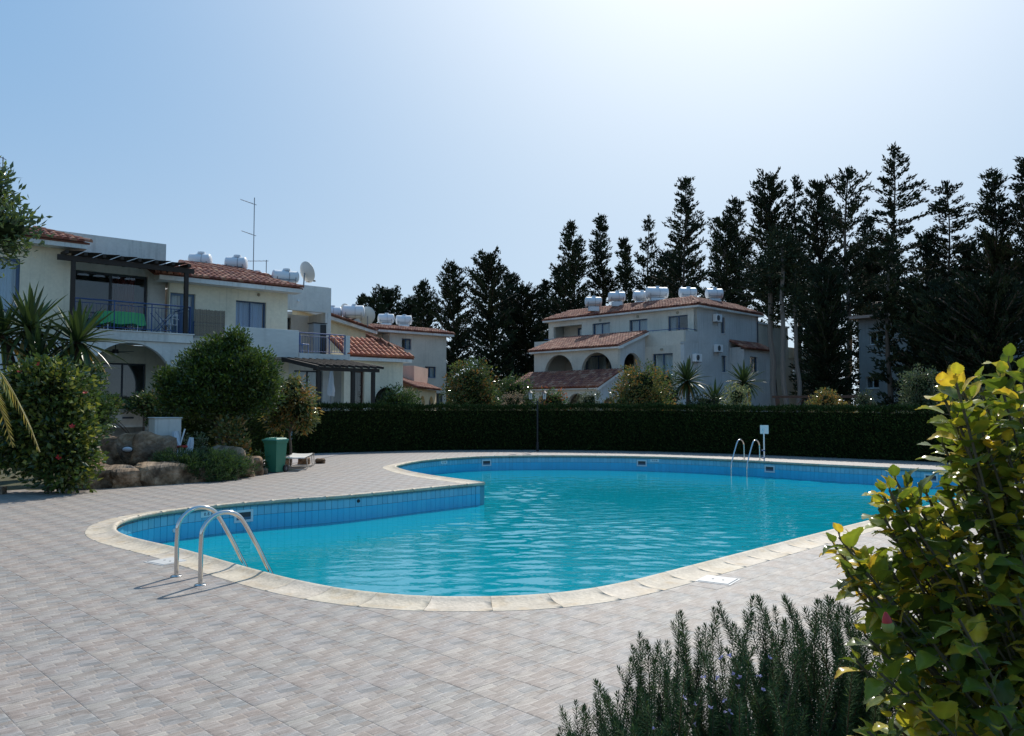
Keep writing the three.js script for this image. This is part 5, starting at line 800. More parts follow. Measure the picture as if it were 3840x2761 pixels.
// ---------------------------------------------------------------- shrubs beyond the hedge
{
  const gr = 'shrubs beyond the far hedge';
  const B = (x, h, R, D, seed, pal, label, n = 5000, len = 0.14, extra = {}) => { const lobes = extra.lobes || [[0, h - R * 0.95, 0, R, R * 0.95, R * 0.9], [-R * 0.35, h * 0.42, 0.1, R * 0.9, h * 0.42, R * 0.8], [R * 0.4, h * 0.4, -0.1, R * 0.85, h * 0.4, R * 0.8]]; return shrub(extra.name || 'garden_shrub', label, extra.cat || 'shrub', x, D, lobes, { seed, n, len, wid: len * 0.5, pal, group: gr, opt: { clump: 7, spread: len * 1.4, ...(extra.opt || {}) } }); };
  B(-5.03, 3, 0.93, 35.5, 301, GREEN, 'bright green rounded bush beside the lower pergola', 6000, 0.12, { lobes: [[0, 1.9, 0, 0.88, 0.75, 0.8], [-0.5, 1.4, 0, 0.6, 0.9, 0.7], [0.5, 1.4, 0, 0.55, 0.9, 0.7]] });
  B(-6.62, 3.1, 0.33, 36.5, 302, GREEN, 'narrow light green climber beside the porch wall', 1500, 0.1);
  B(-2.23, 4.4, 1.3, 44, 303, [...GLOSS, [0.20, 0.10, 0.02]], 'big dark orange tree beside the grey block', 11000, 0.17, { name: 'orange_tree', cat: 'tree' });
  B(0.16, 3.65, 1.07, 47, 304, GLOSS, 'dark shrub in front of the far houses', 6000, 0.16);
  B(0.02, 2.47, 0.51, 37, 305, [[0.20, 0.15, 0.10], [0.24, 0.18, 0.11], [0.16, 0.14, 0.07]], 'dry brownish clipped bush above the hedge', 3500, 0.09);
  B(1.97, 2.66, 0.73, 38, 306, [...GREEN, [0.30, 0.09, 0.03]], 'leafy bush with orange blooms behind the lamp post', 5000, 0.11);
  B(3.79, 2.6, 0.62, 39, 307, [[0.10, 0.12, 0.07], [0.13, 0.15, 0.09], [0.08, 0.10, 0.06]], 'grey green bush before the villa arches', 3600, 0.1);
  B(6.51, 4.03, 1.32, 40, 308, [...YELLOW, ...GREEN], 'round yellow tipped citrus bush before the villa', 12000, 0.14, { name: 'citrus_tree', cat: 'tree' });
  B(8.41, 3.9, 0.85, 44, 309, GLOSS, 'dark bush between the citrus bush and the yuccas', 4500, 0.14);
  B(10.42, 2.55, 0.88, 43, 310, [[0.03, 0.05, 0.02], [0.04, 0.06, 0.02]], 'low black green bush under the villa side wall', 3800, 0.14);
  B(10.76, 2.79, 0.61, 38, 311, [[0.17, 0.20, 0.08], [0.12, 0.16, 0.05], [0.24, 0.24, 0.10]], 'pale glossy bush below the smaller yucca', 3800, 0.11);
  B(14.37, 2.85, 0.86, 36, 312, YELLOW, 'sunlit yellow leaved bush beyond the hedge', 5200, 0.12, { lobes: [[-0.1, 1.95, 0, 0.55, 0.55, 0.5], [-0.45, 1.4, 0, 0.6, 0.7, 0.6], [0.5, 1.3, 0, 0.7, 0.55, 0.6]] });
  B(17.52, 3.44, 0.81, 34, 313, [[0.05, 0.08, 0.03], [0.07, 0.10, 0.04], [0.10, 0.12, 0.06]], 'tall glossy dark bush beyond the right part of the hedge', 6500, 0.12);
  B(18.31, 2.65, 0.84, 32, 314, [[0.04, 0.06, 0.025], [0.06, 0.08, 0.03]], 'dark bush in shade at the right end of the hedge', 4500, 0.12);
  B(17.77, 2.49, 0.45, 40, 315, [[0.03, 0.05, 0.02], [0.05, 0.07, 0.03]], 'small dark bush at the foot of the dim white block', 2200, 0.12);
  // yuccas by the villa
  for (const [x, y, D, la, L, n] of [[9.709, 3.397, 44, 'yucca with spread dark swords by the front corner of the villa', 1.35, 96], [12.57, 3.284, 43, 'single headed yucca by the villa bay', 1.25, 90], [11.108, 2.264, 43.5, 'low yucca under the villa side wall', 1.2, 80]]) { const t = thing('yucca', la, 'plant', [x, 0, -D], 0, 'yuccas beside the villa'), h = y - 0.25; part(t, 'trunk', taperTrunk([V(0, -0.05, 0), V(0.05, h * 0.5, 0), V(0, h, 0)], 0.13, 0.1), M.bark); rosette(t, 0, h, 0, L, n, Math.round(x * 10), -50); }
  // far roofs between the trunks
  const fr = thing('far_house', 'distant small house with a reddish roof between the orange tree and the villa', 'house', [-2.38, 0, -95], 0.3); part(fr, 'wall', bx(-4, 8, 0, 4.6, -4, 0), M.houseCream); tileRoof(fr, V(-4.5, 4.7, 0.5), V(1, 0, 0), V(0, 0.4, -1).normalize(), [[0, 0], [13, 0], [11, 2.5], [2, 2.5]], 77, TERRA, 'roof', 0.3, 0.4); part(fr, 'door', bx(1, 2, 0, 2.2, 0.003, 0.05), M.darkFrame); part(fr, 'window', bx(3.4, 5, 1.2, 2.4, 0.003, 0.05), M.darkFrame);
}
{ // twin lantern post standing on the deck before the hedge
  const t = thing('lamp_post', 'black garden lamp post with two lanterns before the far hedge', 'lamp', [0.98, 0, -30.6]);
  part(t, 'pole', merge([rod(V(0, 0, 0), V(0, 1.95, 0), 0.035, 10), rod(V(0, 0, 0), V(0, 0.35, 0), 0.06, 10)]), M.blackMetal); part(t, 'cross_arm', tube([V(-0.27, 1.97, 0), V(-0.13, 1.86, 0), V(0, 1.92, 0), V(0.13, 1.86, 0), V(0.27, 1.97, 0)], 0.016, 6, 16), M.blackMetal);
  for (const s of [-0.27, 0.27]) { const g = new THREE.CylinderGeometry(0.1, 0.065, 0.24, 6, 1, true); g.translate(s, 2.12, 0); const l = part(t, 'lantern_glass', g, phys([0.85, 0.88, 0.9], 0.25, { transmission: 0.7, thickness: 0, side: THREE.DoubleSide })); const c = new THREE.CylinderGeometry(0.02, 0.13, 0.1, 6); c.translate(s, 2.29, 0); part(l, 'cap', c, M.blackMetal); const bs = new THREE.CylinderGeometry(0.065, 0.04, 0.04, 6); bs.translate(s, 1.98, 0); part(l, 'holder', bs, M.blackMetal); const ribs = []; for (let i = 0; i < 6; i++) { const a = i / 6 * TAU; ribs.push(rod(V(s + 0.066 * Math.sin(a), 2.0, 0.066 * Math.cos(a)), V(s + 0.101 * Math.sin(a), 2.24, 0.101 * Math.cos(a)), 0.006, 4)); } part(l, 'rib', merge(ribs), M.blackMetal); }
}
// ---------------------------------------------------------------- left garden
function rock(seed, sx, sy, sz) { const g = new THREE.IcosahedronGeometry(1, 4), p = g.attributes.position, v = V(0, 0, 0); for (let i = 0; i < p.count; i++) { v.fromBufferAttribute(p, i); const q = Math.pow(Math.pow(Math.abs(v.x), 5) + Math.pow(Math.abs(v.y), 5) + Math.pow(Math.abs(v.z), 5), -1 / 5); const k = q * (0.70 + 0.52 * fbm(v.x * 1.5 + seed * 3.1 + 20, v.y * 1.5 + v.z * 1.7 + 20, 256, 5, 0.6)); v.multiplyScalar(k); p.setXYZ(i, v.x * sx, v.y * sy, v.z * sz); } const uv = g.attributes.uv; for (let i = 0; i < uv.count; i++) uv.setXY(i, p.getX(i) + p.getZ(i) * 0.7 + seed, p.getY(i) + p.getZ(i) * 0.5); g.deleteAttribute('normal'); g.computeVertexNormals(); return g; }
{
  M.rocks = [[0.56, 0.44, 0.34], [0.50, 0.42, 0.34], [0.60, 0.45, 0.34], [0.46, 0.40, 0.35]].map((c) => { const m = M.rock.clone(); m.color.setRGB(...c); return m; });
  const t = thing('rockery_planter', 'curved planter of rough natural boulders with a taller back wall', 'planter', [0, 0, 0]);
  const st = (x, f, y, sx, sy, sz, ry, seed) => { const m = part(t, 'stone', rock(seed, sx, sy, sz), M.rocks[seed % 4]); m.position.set(x, y, -f); m.rotation.y = ry; return m; };
  // low front row, right to left along the deck edge
  [[-8.55, 16.75, 0.42, 0.62], [-8.1, 17.05, 0.38, 0.56], [-7.65, 17.5, 0.44, 0.62], [-7.25, 18.0, 0.34, 0.6], [-6.9, 18.5, 0.32, 0.55], [-6.62, 19.15, 0.4, 0.4]].forEach(([x, f, hh, s], i) => st(x, f, hh * 0.4, s, hh * 0.68, 0.3, 0.85, 11 + i));
  // left cheek rising to the back wall
  [[-8.85, 16.78, 0.46], [-9.1, 17.15, 0.6], [-9.4, 17.6, 0.76], [-9.7, 18.1, 0.9], [-9.95, 18.6, 0.98]].forEach(([x, f, hh], i) => st(x, f, hh * 0.42, 0.3, hh * 0.66, 0.42, 0.35, 21 + i));
  // back wall slabs
  [[-9.8, 18.8, 0.96], [-9.35, 18.8, 0.95], [-8.9, 18.85, 0.96], [-8.5, 18.85, 1.02]].forEach(([x, f, hh], i) => st(x, f, hh * 0.42, 0.5, hh * 0.64, 0.26, 0.1, 31 + i));
  st(-6.95, 19.5, 0.3, 0.42, 0.42, 0.3, 0.3, 41); st(-6.45, 19.75, 0.16, 0.26, 0.3, 0.22, 0.4, 42); st(-6.62, 19.45, 0.14, 0.2, 0.32, 0.2, 0.2, 45); st(-6.3, 20.1, 0.05, 0.14, 0.1, 0.12, 0.2, 43); 
  const soil = new THREE.Shape([[-8.7, 16.8], [-6.6, 19.2], [-6.5, 20.4], [-7.2, 20.0], [-8.6, 19.0], [-9.8, 18.8], [-9.1, 17.2]].map(([x, f]) => new THREE.Vector2(x, f))), sg = new THREE.ShapeGeometry(soil); sg.rotateX(-Math.PI / 2); sg.translate(0, 0.22, 0); part(t, 'soil', sg, M.soil);
  for (const [x, f, s, la] of [[-5.75, 23.9, 0.1, 'small loose stone beyond the sun lounger'], [-6.15, 23.55, 0.13, 'flat loose stone behind the sun lounger'], [-6.6, 23.2, 0.14, 'largest loose stone behind the sun lounger']]) { const o = part(scene, 'loose_stone', rock(50 + s * 100, s * 1.4, s, s), M.rocks[2]); o.position.set(x, s * 0.6, -f); tag(o, la, 'stone', 'loose stones by the lounger'); }
  // oval bulkhead lamp, not lit, on the back wall
  const b = thing('bulkhead_lamp', 'oval bulkhead lamp on the rough back wall of the rockery', 'lamp', [-8.93, 0.7, -18.5], 0.1); const g = new THREE.SphereGeometry(1, 24, 14); g.scale(0.115, 0.062, 0.06); part(b, 'glass', g, std([0.5, 0.52, 0.55], 0.25)); const rg = new THREE.TorusGeometry(1, 0.12, 8, 30); rg.scale(0.118, 0.066, 0.1); part(b, 'rim', rg, M.blackMetal);
}
{ // white meter cabinet
  const t = thing('meter_cabinet', 'white rendered meter cabinet behind the rockery', 'cabinet', [-8.62, 0, -19.75], rad(38));
  part(t, 'body', rbox(0, 0.7, 0, 0.62, 1.4, 0.62, 0.02), M.white); part(t, 'cap', rbox(0, 1.415, 0, 0.66, 0.03, 0.66, 0.012), M.white);
  const v = part(t, 'vent_panel', bx(0.312, 0.325, 0.62, 1.25, 0.05, 0.25), std([0.42, 0.3, 0.2], 0.7)); for (let i = 0; i < 5; i++) part(v, 'slat', bx(0.326, 0.336, 0.67 + i * 0.12, 0.7 + i * 0.12, 0.06, 0.24), std([0.34, 0.25, 0.17], 0.7)); part(t, 'latch', bx(0.312, 0.34, 0.98, 1.0, -0.14, -0.06), M.blackMetal);
}
{ // furled white canvas leaning on the cabinet, tied with a red strap
  const t = thing('furled_parasol', 'furled white canvas parasol tied with a red strap leaning by the cabinet', 'parasol', [-8.1, 0, -19.45], 0.2);
  const mk = (dx, L, r0, ti, ry) => { const n = 14, tb = new TB(), P = (i, k) => { const a = i / n * TAU, q = k / 6, rr = r0 * (0.55 + 0.75 * Math.sin(Math.PI * (0.15 + q * 0.8))) * (0.82 + 0.26 * Math.cos(i * 2.4 + k * 0.7)); return [Math.cos(a) * rr, L * q, Math.sin(a) * rr]; }; for (let k = 0; k < 6; k++) for (let i = 0; i < n; i++) tb.quad(P(i, k), P(i, k + 1), P(i + 1, k + 1), P(i + 1, k)); const g = tb.geo(); g.deleteAttribute('color'); g.rotateZ(ti); g.rotateY(ry); g.translate(dx, 0.1, 0); return g; };
  const m = std([0.6, 0.62, 0.66], 0.9, { side: THREE.DoubleSide }); part(t, 'canvas', mk(0, 1.0, 0.1, 0.12, 0), m); part(t, 'canvas', mk(0.12, 0.85, 0.08, -0.16, 0.5), m); part(t, 'pole', rod(V(-0.18, 0, 0.12), V(0.1, 1.15, 0), 0.02), M.plasticWhite); const s = new THREE.TorusGeometry(0.13, 0.03, 8, 20); s.rotateX(Math.PI / 2); s.translate(0.02, 0.72, 0); part(t, 'strap', s, std([0.4, 0.02, 0.02], 0.7));
}
{ // green wheelie bin
  const t = thing('wheelie_bin', 'green plastic wheelie bin with closed lid at the edge of the deck', 'bin', [-6.12, 0, -20.62], rad(-22)), gm = std([0.035, 0.17, 0.10], 0.5), gl = std([0.05, 0.22, 0.16], 0.4); t.scale.set(0.86, 0.97, 0.86);
  const tp = (y0, w0, d0, y1, w1, d1, z0 = 0, z1 = 0) => { const g = new THREE.BoxGeometry(1, 1, 1, 1, 1, 1), p = g.attributes.position; for (let i = 0; i < p.count; i++) { const top = p.getY(i) > 0; p.setXYZ(i, p.getX(i) * (top ? w1 : w0), top ? y1 : y0, p.getZ(i) * (top ? d1 : d0) + (top ? z1 : z0)); } g.computeVertexNormals(); return g; };
  part(t, 'body', merge([tp(0.02, 0.37, 0.40, 0.82, 0.46, 0.50), tp(0.78, 0.49, 0.53, 0.845, 0.51, 0.56)]), gm);
  const lid = part(t, 'lid', merge([tp(0.85, 0.53, 0.59, 0.885, 0.52, 0.58, 0.01, 0.01), tp(0.885, 0.46, 0.5, 0.915, 0.4, 0.42, 0.0, -0.01)]), gl); part(lid, 'lid_ridge', merge([rbox(-0.12, 0.917, 0, 0.05, 0.015, 0.36, 0.005), rbox(0.12, 0.917, 0, 0.05, 0.015, 0.36, 0.005)]), gl);
  part(t, 'handle', merge([rod(V(-0.22, 0.86, -0.32), V(0.22, 0.86, -0.32), 0.016, 8), rod(V(-0.2, 0.83, -0.26), V(-0.2, 0.86, -0.32), 0.016, 8), rod(V(0.2, 0.83, -0.26), V(0.2, 0.86, -0.32), 0.016, 8)]), gm);
  for (const s of [-0.23, 0.23]) { const g = new THREE.CylinderGeometry(0.1, 0.1, 0.05, 22); g.rotateZ(Math.PI / 2); g.translate(s, 0.1, -0.2); const wl = part(t, 'wheel', g, M.blackMetal); const hb = new THREE.CylinderGeometry(0.045, 0.045, 0.056, 14); hb.rotateZ(Math.PI / 2); hb.translate(s, 0.1, -0.2); part(wl, 'hub', hb, std([0.12, 0.12, 0.12], 0.5)); } part(t, 'axle', rod(V(-0.25, 0.1, -0.2), V(0.25, 0.1, -0.2), 0.012), M.steelGrey);
}
{ // sun lounger: bent tube frame and taut fabric
  const t = thing('sun_lounger', 'low sun lounger with pale fabric and bent metal legs behind the bin', 'sun lounger', [-5.88, 0, -21.95], rad(97)), fr = [];
  for (const s of [-0.3, 0.3]) { const rp = tube([V(-0.95, 0.34, s), V(0.4, 0.34, s), V(0.8, 0.37, s), V(0.98, 0.34, s)], 0.014, 8, 20); part(t, 'side_rail', rp, M.steel); }
  for (const x of [-0.95, 0.97]) part(t, 'end_rail', rod(V(x, 0.34, -0.3), V(x, 0.34, 0.3), 0.014, 8), M.steel);
  for (const x of [-0.62, 0.42, 0.88]) part(t, 'leg', tube([V(x, 0.33, -0.3), V(x + 0.04, 0.14, -0.31), V(x + 0.05, 0.02, -0.29), V(x + 0.05, 0.012, 0), V(x + 0.05, 0.02, 0.29), V(x + 0.04, 0.14, 0.31), V(x, 0.33, 0.3)], 0.013, 8, 30), M.steel);
  const tb = new TB(), N = 18, y = (u) => 0.342 - 0.03 * Math.sin(Math.PI * u) + (u > 0.75 ? (u - 0.75) * 0.12 : 0), Z = (v) => -0.295 + 0.59 * v, X = (u) => -0.93 + 1.87 * u; for (let i = 0; i < N; i++) for (let j = 0; j < 6; j++) { const P = (a, b) => [X(a / N), y(a / N) - 0.02 * Math.sin(Math.PI * b / 6), Z(b / 6)]; tb.quad(P(i, j), P(i, j + 1), P(i + 1, j + 1), P(i + 1, j)); } const g = tb.geo(); g.deleteAttribute('color'); part(t, 'fabric', g, phys([0.5, 0.49, 0.45], 0.9, { transmission: 0.2, thickness: 0, side: THREE.DoubleSide }));
}
{ // pale paving added beyond the hedge to bounce sunlight onto the house fronts
  for (const [pts, la] of [[[[-20, 24], [-9.9, 22], [-8.9, 28.8], [-7.6, 30.4], [-3.2, 32.4], [-2.6, 50], [-9.8, 50], [-9.5, 38], [-20, 33]], 'pale paving added to bounce light between the hedge and the terraced houses'], [[[-1, 33.2], [6.2, 31.8], [11.2, 28], [15.5, 24.5], [22, 40], [21, 53], [13.3, 55], [6, 48], [1, 52]], 'pale paving added to bounce light before the villa']]) { const sh = new THREE.Shape(pts.map(([x, f]) => new THREE.Vector2(x, f))), g = new THREE.ShapeGeometry(sh); g.rotateX(-Math.PI / 2); g.translate(0, -0.02, 0); tag(part(scene, 'added_bounce_paving', g, std([0.46, 0.42, 0.36], 0.9, { map: plB })), la, null, null, 'structure'); }
}
{ // paving of the house path between the hedges
  const sh = new THREE.Shape([[-7.95, 23.5], [-6.6, 23.6], [-5.9, 30.2], [-7.4, 31.6], [-7.9, 29]].map(([x, f]) => new THREE.Vector2(x, f))), g = new THREE.ShapeGeometry(sh); g.rotateX(-Math.PI / 2); g.translate(0, 0.008, 0);
  tag(part(scene, 'path', g, std([0.32, 0.29, 0.28], 0.9, { map: plB })), 'concrete path leading from the deck to the houses', null, null, 'structure');
}
{
  const g1 = 'shrubs round the rockery';
  // big clipped round tree
  shrub('round_tree', 'big round headed dark green tree over the rockery', 'tree', -7.7, 20.9, [[0, 2.35, 0, 1.25, 0.95, 1.15], [-0.95, 2.1, 0.1, 0.72, 0.62, 0.7], [0.75, 2.55, 0.1, 0.85, 0.7, 0.8], [0.15, 3.05, 0, 0.7, 0.5, 0.65], [-0.3, 1.75, 0.2, 0.95, 0.42, 0.8], [0.45, 3.4, 0.1, 0.3, 0.3, 0.3], [-0.45, 2.95, 0.1, 0.45, 0.35, 0.4], [1.15, 2.1, 0.1, 0.5, 0.55, 0.5], [-1.3, 2.35, 0, 0.32, 0.3, 0.3], [0.7, 1.75, 0.2, 0.6, 0.4, 0.5]], { seed: 401, n: 56000, len: 0.10, wid: 0.045, pal: [[0.042, 0.075, 0.009], [0.055, 0.095, 0.011], [0.03, 0.056, 0.01], [0.10, 0.15, 0.016]], core: 0.5, trunk: 1.2, trunkR: 0.11, stemR: 0.035, opt: { clump: 12, spread: 0.14, out: 0.7, up: 0.45, fold: 0.1 } });
  // small tree with yellowing leaves by the bin
  shrub('guava_tree', 'small tree with yellowing glossy leaves behind the bin', 'tree', -6.3, 22.6, [[0, 1.95, 0, 0.72, 0.55, 0.65], [-0.25, 1.6, 0, 0.5, 0.5, 0.5], [0.3, 1.65, 0.1, 0.5, 0.5, 0.5], [0.05, 2.3, 0, 0.42, 0.28, 0.4], [0.4, 1.3, 0.1, 0.28, 0.35, 0.3], [-0.3, 1.25, 0.1, 0.3, 0.3, 0.3]], { seed: 402, core: 0.55, n: 3800, len: 0.15, wid: 0.055, pal: YELLOW, trunk: 0.95, trunkR: 0.045, opt: { clump: 6, spread: 0.11, droop: 0.35, up: 0.1 } });
  // flowering hibiscus hedge at the left
  const hib = shrub('hibiscus_bush', 'tall hibiscus bush with red flowers and glossy leaves beside the rockery', 'shrub', -9.15, 15.75, [[0, 1.9, 0, 0.85, 0.7, 0.7], [0.05, 1.15, 0, 0.85, 0.8, 0.7], [0.35, 0.75, 0.1, 0.6, 0.75, 0.6], [-0.5, 1.3, 0, 0.7, 1.0, 0.6], [-0.2, 2.2, 0, 0.55, 0.42, 0.5]], { seed: 403, n: 17000, len: 0.125, wid: 0.08, pal: [[0.045, 0.08, 0.014], [0.06, 0.10, 0.018], [0.035, 0.065, 0.014], [0.11, 0.14, 0.02], [0.2, 0.21, 0.03]], core: 0.45, stemR: 0.03, opt: { clump: 6, spread: 0.15, droop: 0.2, fold: 0.12 } });
  { const fl = std([0.55, 0.02, 0.025], 0.6, { side: THREE.DoubleSide }), tb = new TB(); for (let i = 0; i < 5; i++) { const a = i / 5 * TAU, b = a + 0.9, m = a + 0.45; tb.quad([0, 0, 0], [Math.cos(a) * 0.05, 0.02, Math.sin(a) * 0.05], [Math.cos(m) * 0.07, 0.035, Math.sin(m) * 0.07], [Math.cos(b) * 0.05, 0.025, Math.sin(b) * 0.05]); } const g = tb.geo(); g.deleteAttribute('color'); for (const [x, y, z] of [[-0.28, 2.35, 0.55], [0.05, 2.5, 0.5], [0.88, 1.95, 0.35], [0.72, 1.3, 0.5], [0.55, 0.72, 0.62]]) { const m = part(hib, 'flower', g, fl); m.position.set(x, y, z); m.rotation.set(1.0, x * 5, 0.4); m.scale.setScalar(0.8); } }
  shrub('garden_shrub', 'dark leafy shrub squeezed between the hibiscus and the arched veranda', 'shrub', -10.15, 18.9, [[0, 2.0, 0, 0.42, 0.75, 0.4], [0.25, 1.4, 0, 0.4, 0.6, 0.4]], { seed: 404, n: 3600, len: 0.1, wid: 0.05, pal: GREEN, opt: { clump: 7, spread: 0.12 } });
  const ivy = fromL(-0.6, 1.9); shrub('ivy_bush', 'sprawling ivy trailing over the white terrace wall', 'shrub', ivy[0], ivy[1], [[-1.2, 1.75, 0.9, 0.9, 0.32, 0.4], [0.2, 1.8, 0, 0.9, 0.35, 0.4], [1.2, 1.75, -0.8, 0.8, 0.34, 0.4], [0.5, 1.35, 0.1, 0.35, 0.35, 0.2]], { seed: 405, core: 0.5, n: 6500, len: 0.13, wid: 0.075, pal: [...GREEN, [0.16, 0.18, 0.04], [0.14, 0.10, 0.04]], opt: { clump: 6, spread: 0.14 } });
  shrub('garden_shrub', 'thin yellow green shrub under the round tree beside the cabinet', 'shrub', -7.2, 20.2, [[0, 0.95, 0, 0.38, 0.5, 0.3], [0.2, 0.5, 0, 0.35, 0.4, 0.3]], { seed: 406, core: 0, n: 900, len: 0.13, wid: 0.07, pal: YELLOW, opt: { clump: 5, spread: 0.12 } });
  shrub('climber', 'variegated climber on the trunks beside the white cabinet', 'shrub', -7.75, 19.95, [[-0.05, 0.6, 0, 0.14, 0.55, 0.12], [-0.3, 0.5, 0.05, 0.12, 0.5, 0.1]], { seed: 407, core: 0, n: 900, len: 0.07, wid: 0.04, pal: [[0.30, 0.32, 0.2], [0.16, 0.2, 0.08], [0.08, 0.12, 0.03]], opt: { clump: 6, spread: 0.06 } });
  { const t = thing('ground_cover', 'dark feathery ground cover spilling over the rockery onto the deck edge', 'plant', [-7.1, 0.1, -18.4]); part(t, 'foliage', crown(408, [[-0.45, 0.3, 0.35, 0.65, 0.3, 0.5], [0.2, 0.28, -0.1, 0.65, 0.32, 0.5], [0.5, 0.16, -0.5, 0.5, 0.26, 0.4], [0.0, 0.08, 0.4, 0.75, 0.22, 0.3], [0.35, 0.05, 0.05, 0.5, 0.2, 0.3]], 17000, 0.10, 0.018, [[0.04, 0.08, 0.02], [0.06, 0.11, 0.02], [0.03, 0.06, 0.02]], { clump: 12, spread: 0.06, up: 0.6 }), M.leaf, 'stuff'); part(t, 'stem', limbs(409, [0, 0, 0], [[-0.5, 0.3, 0.3, 0.5, 0.2, 0.4], [0.3, 0.3, -0.2, 0.5, 0.2, 0.4]], 0.012, 3), M.bark); }
  shrub('garden_shrub', 'small bright leafed plant between the last boulder and the bin', 'plant', -6.42, 20.5, [[0, 0.28, 0, 0.16, 0.26, 0.14]], { seed: 410, core: 0, n: 150, len: 0.16, wid: 0.05, pal: GREEN, group: g1, opt: { clump: 5, spread: 0.06 } });
  // yucca heads at the left
  const yu = thing('yucca', 'many headed yucca with long swords beside the hibiscus bush', 'plant', [-11.4, 0, -19.4]); for (const [x, y, z, L, n, s] of [[-0.3, 3.55, 0.2, 1.15, 72, 1], [0.75, 3.25, 0, 1.15, 72, 2], [0.1, 2.7, 0.5, 1.2, 62, 3], [-0.95, 3.4, 0.2, 1.1, 48, 4], [0.8, 2.5, 0.3, 1.0, 44, 5]]) { part(yu, 'trunk', taperTrunk([V(0, -0.05, 0), V(x * 0.5, y * 0.5, z * 0.5), V(x, y, z)], 0.15, 0.1), M.bark); rosette(yu, x, y, z, L, n, s * 11, -40); }
  // drooping yellow palm fronds reaching in from the left edge
  const pa = thing('palm', 'palm with drooping yellowed fronds at the left edge', 'tree', [-7.0, 0, -9.4]); part(pa, 'trunk', taperTrunk([V(0, -0.05, 0), V(0.05, 1.2, 0), V(0, 2.5, 0)], 0.17, 0.13, 12), M.bark);
  const ym = [[0.42, 0.28, 0.04], [0.34, 0.27, 0.05], [0.20, 0.22, 0.04]].map((c) => phys(c, 0.9, { transmission: 0.4, thickness: 0, side: THREE.DoubleSide })), rr = rngOf(66);
  for (let k = 0; k < 13; k++) { const a = k / 13 * TAU + 0.2, el = 0.25 + rr() * 0.75, L = 1.3 + rr() * 0.45, tb = new TB(), pt = (q) => { const s = L * q, y = 2.5 + s * Math.sin(el) - 1.25 * q * q * L; return [Math.cos(a) * s * Math.cos(el) * (1 - 0.12 * q), y, Math.sin(a) * s * Math.cos(el) * (1 - 0.12 * q)]; }; for (let i = 2; i < 34; i++) { const p = pt(i / 34), n2 = pt((i + 1) / 34), d = unit(n2[0] - p[0], n2[1] - p[1], n2[2] - p[2]); for (const s of [-1, 1]) { const sd = unit(-Math.sin(a) * s + d[0] * 0.9, -0.75 + d[1] * 0.7, Math.cos(a) * s + d[2] * 0.9), ll = 0.34 * Math.sin(Math.PI * (0.12 + 0.8 * i / 34)); blade(tb, p, sd, sideOf(sd, rr), ll, 0.016, [1, 1, 1], 0.1); } } const g = tb.geo(); g.deleteAttribute('color'); const fm = ym[Math.floor(rr() * 3)], f = part(pa, 'frond', g, fm); part(f, 'midrib', tube([0, 0.3, 0.6, 0.85, 1].map((q) => V(...pt(q))), 0.008, 5, 14), fm); }
  // broadleaf tree top at the upper left
  shrub('broadleaf_tree', 'glossy broadleaf tree leaning in at the upper left beside the red roof', 'tree', -9.0, 12.3, [[0.5, 4.75, 0, 0.72, 0.55, 0.6], [1.05, 4.45, 0.1, 0.6, 0.36, 0.5], [0.5, 4.2, 0, 0.75, 0.4, 0.5], [-0.6, 4.6, 0, 1.0, 0.9, 0.8], [0.8, 5.1, 0, 0.32, 0.36, 0.35]], { seed: 411, core: 0.5, n: 7000, len: 0.13, wid: 0.05, pal: [[0.045, 0.075, 0.025], [0.06, 0.10, 0.03], [0.05, 0.085, 0.04], [0.12, 0.16, 0.03]], trunk: 2.4, trunkR: 0.12, stemR: 0.03, opt: { clump: 6, spread: 0.14 } });
  aerial('weathered television aerial on the first house roof behind the leafy branch', ...(() => { const [x, f] = fromL(-4.4, -2.2); return [x, 8.0, f]; })(), 0.3, 2.6, [[2.55, 0.9, 14, 0.45], [2.2, 0.4, 6, 0.4]]);
  const kerb = new THREE.Shape([[-12.5, 15.2], [-9.8, 15.35], [-9.8, 15.5], [-12.5, 15.38]].map(([x, f]) => new THREE.Vector2(x, f))), kg = new THREE.ExtrudeGeometry(kerb, { depth: 0.14, bevelEnabled: false }); kg.rotateX(-Math.PI / 2); tag(part(scene, 'kerb', kg, M.rocks[3]), 'rough stone kerb edging the planted bed', null, null, 'structure');
}
// ---------------------------------------------------------------- planting bed in the foreground
{
  const sh = new THREE.Shape([[0.12, 0.9], [3.2, 0.85], [4.4, 2.0], [2.6, 3.7], [0.45, 3.7], [0.12, 3.3]].map(([x, f]) => new THREE.Vector2(x, f))), g = new THREE.ExtrudeGeometry(sh, { depth: 0.12, bevelEnabled: true, bevelSize: 0.02, bevelThickness: 0.02, bevelSegments: 2 }); g.rotateX(-Math.PI / 2); g.translate(0, -0.02, 0);
  tag(part(scene, 'soil_bed', g, M.soil), 'raised soil bed for the rosemary and hibiscus', null, null, 'structure');
}
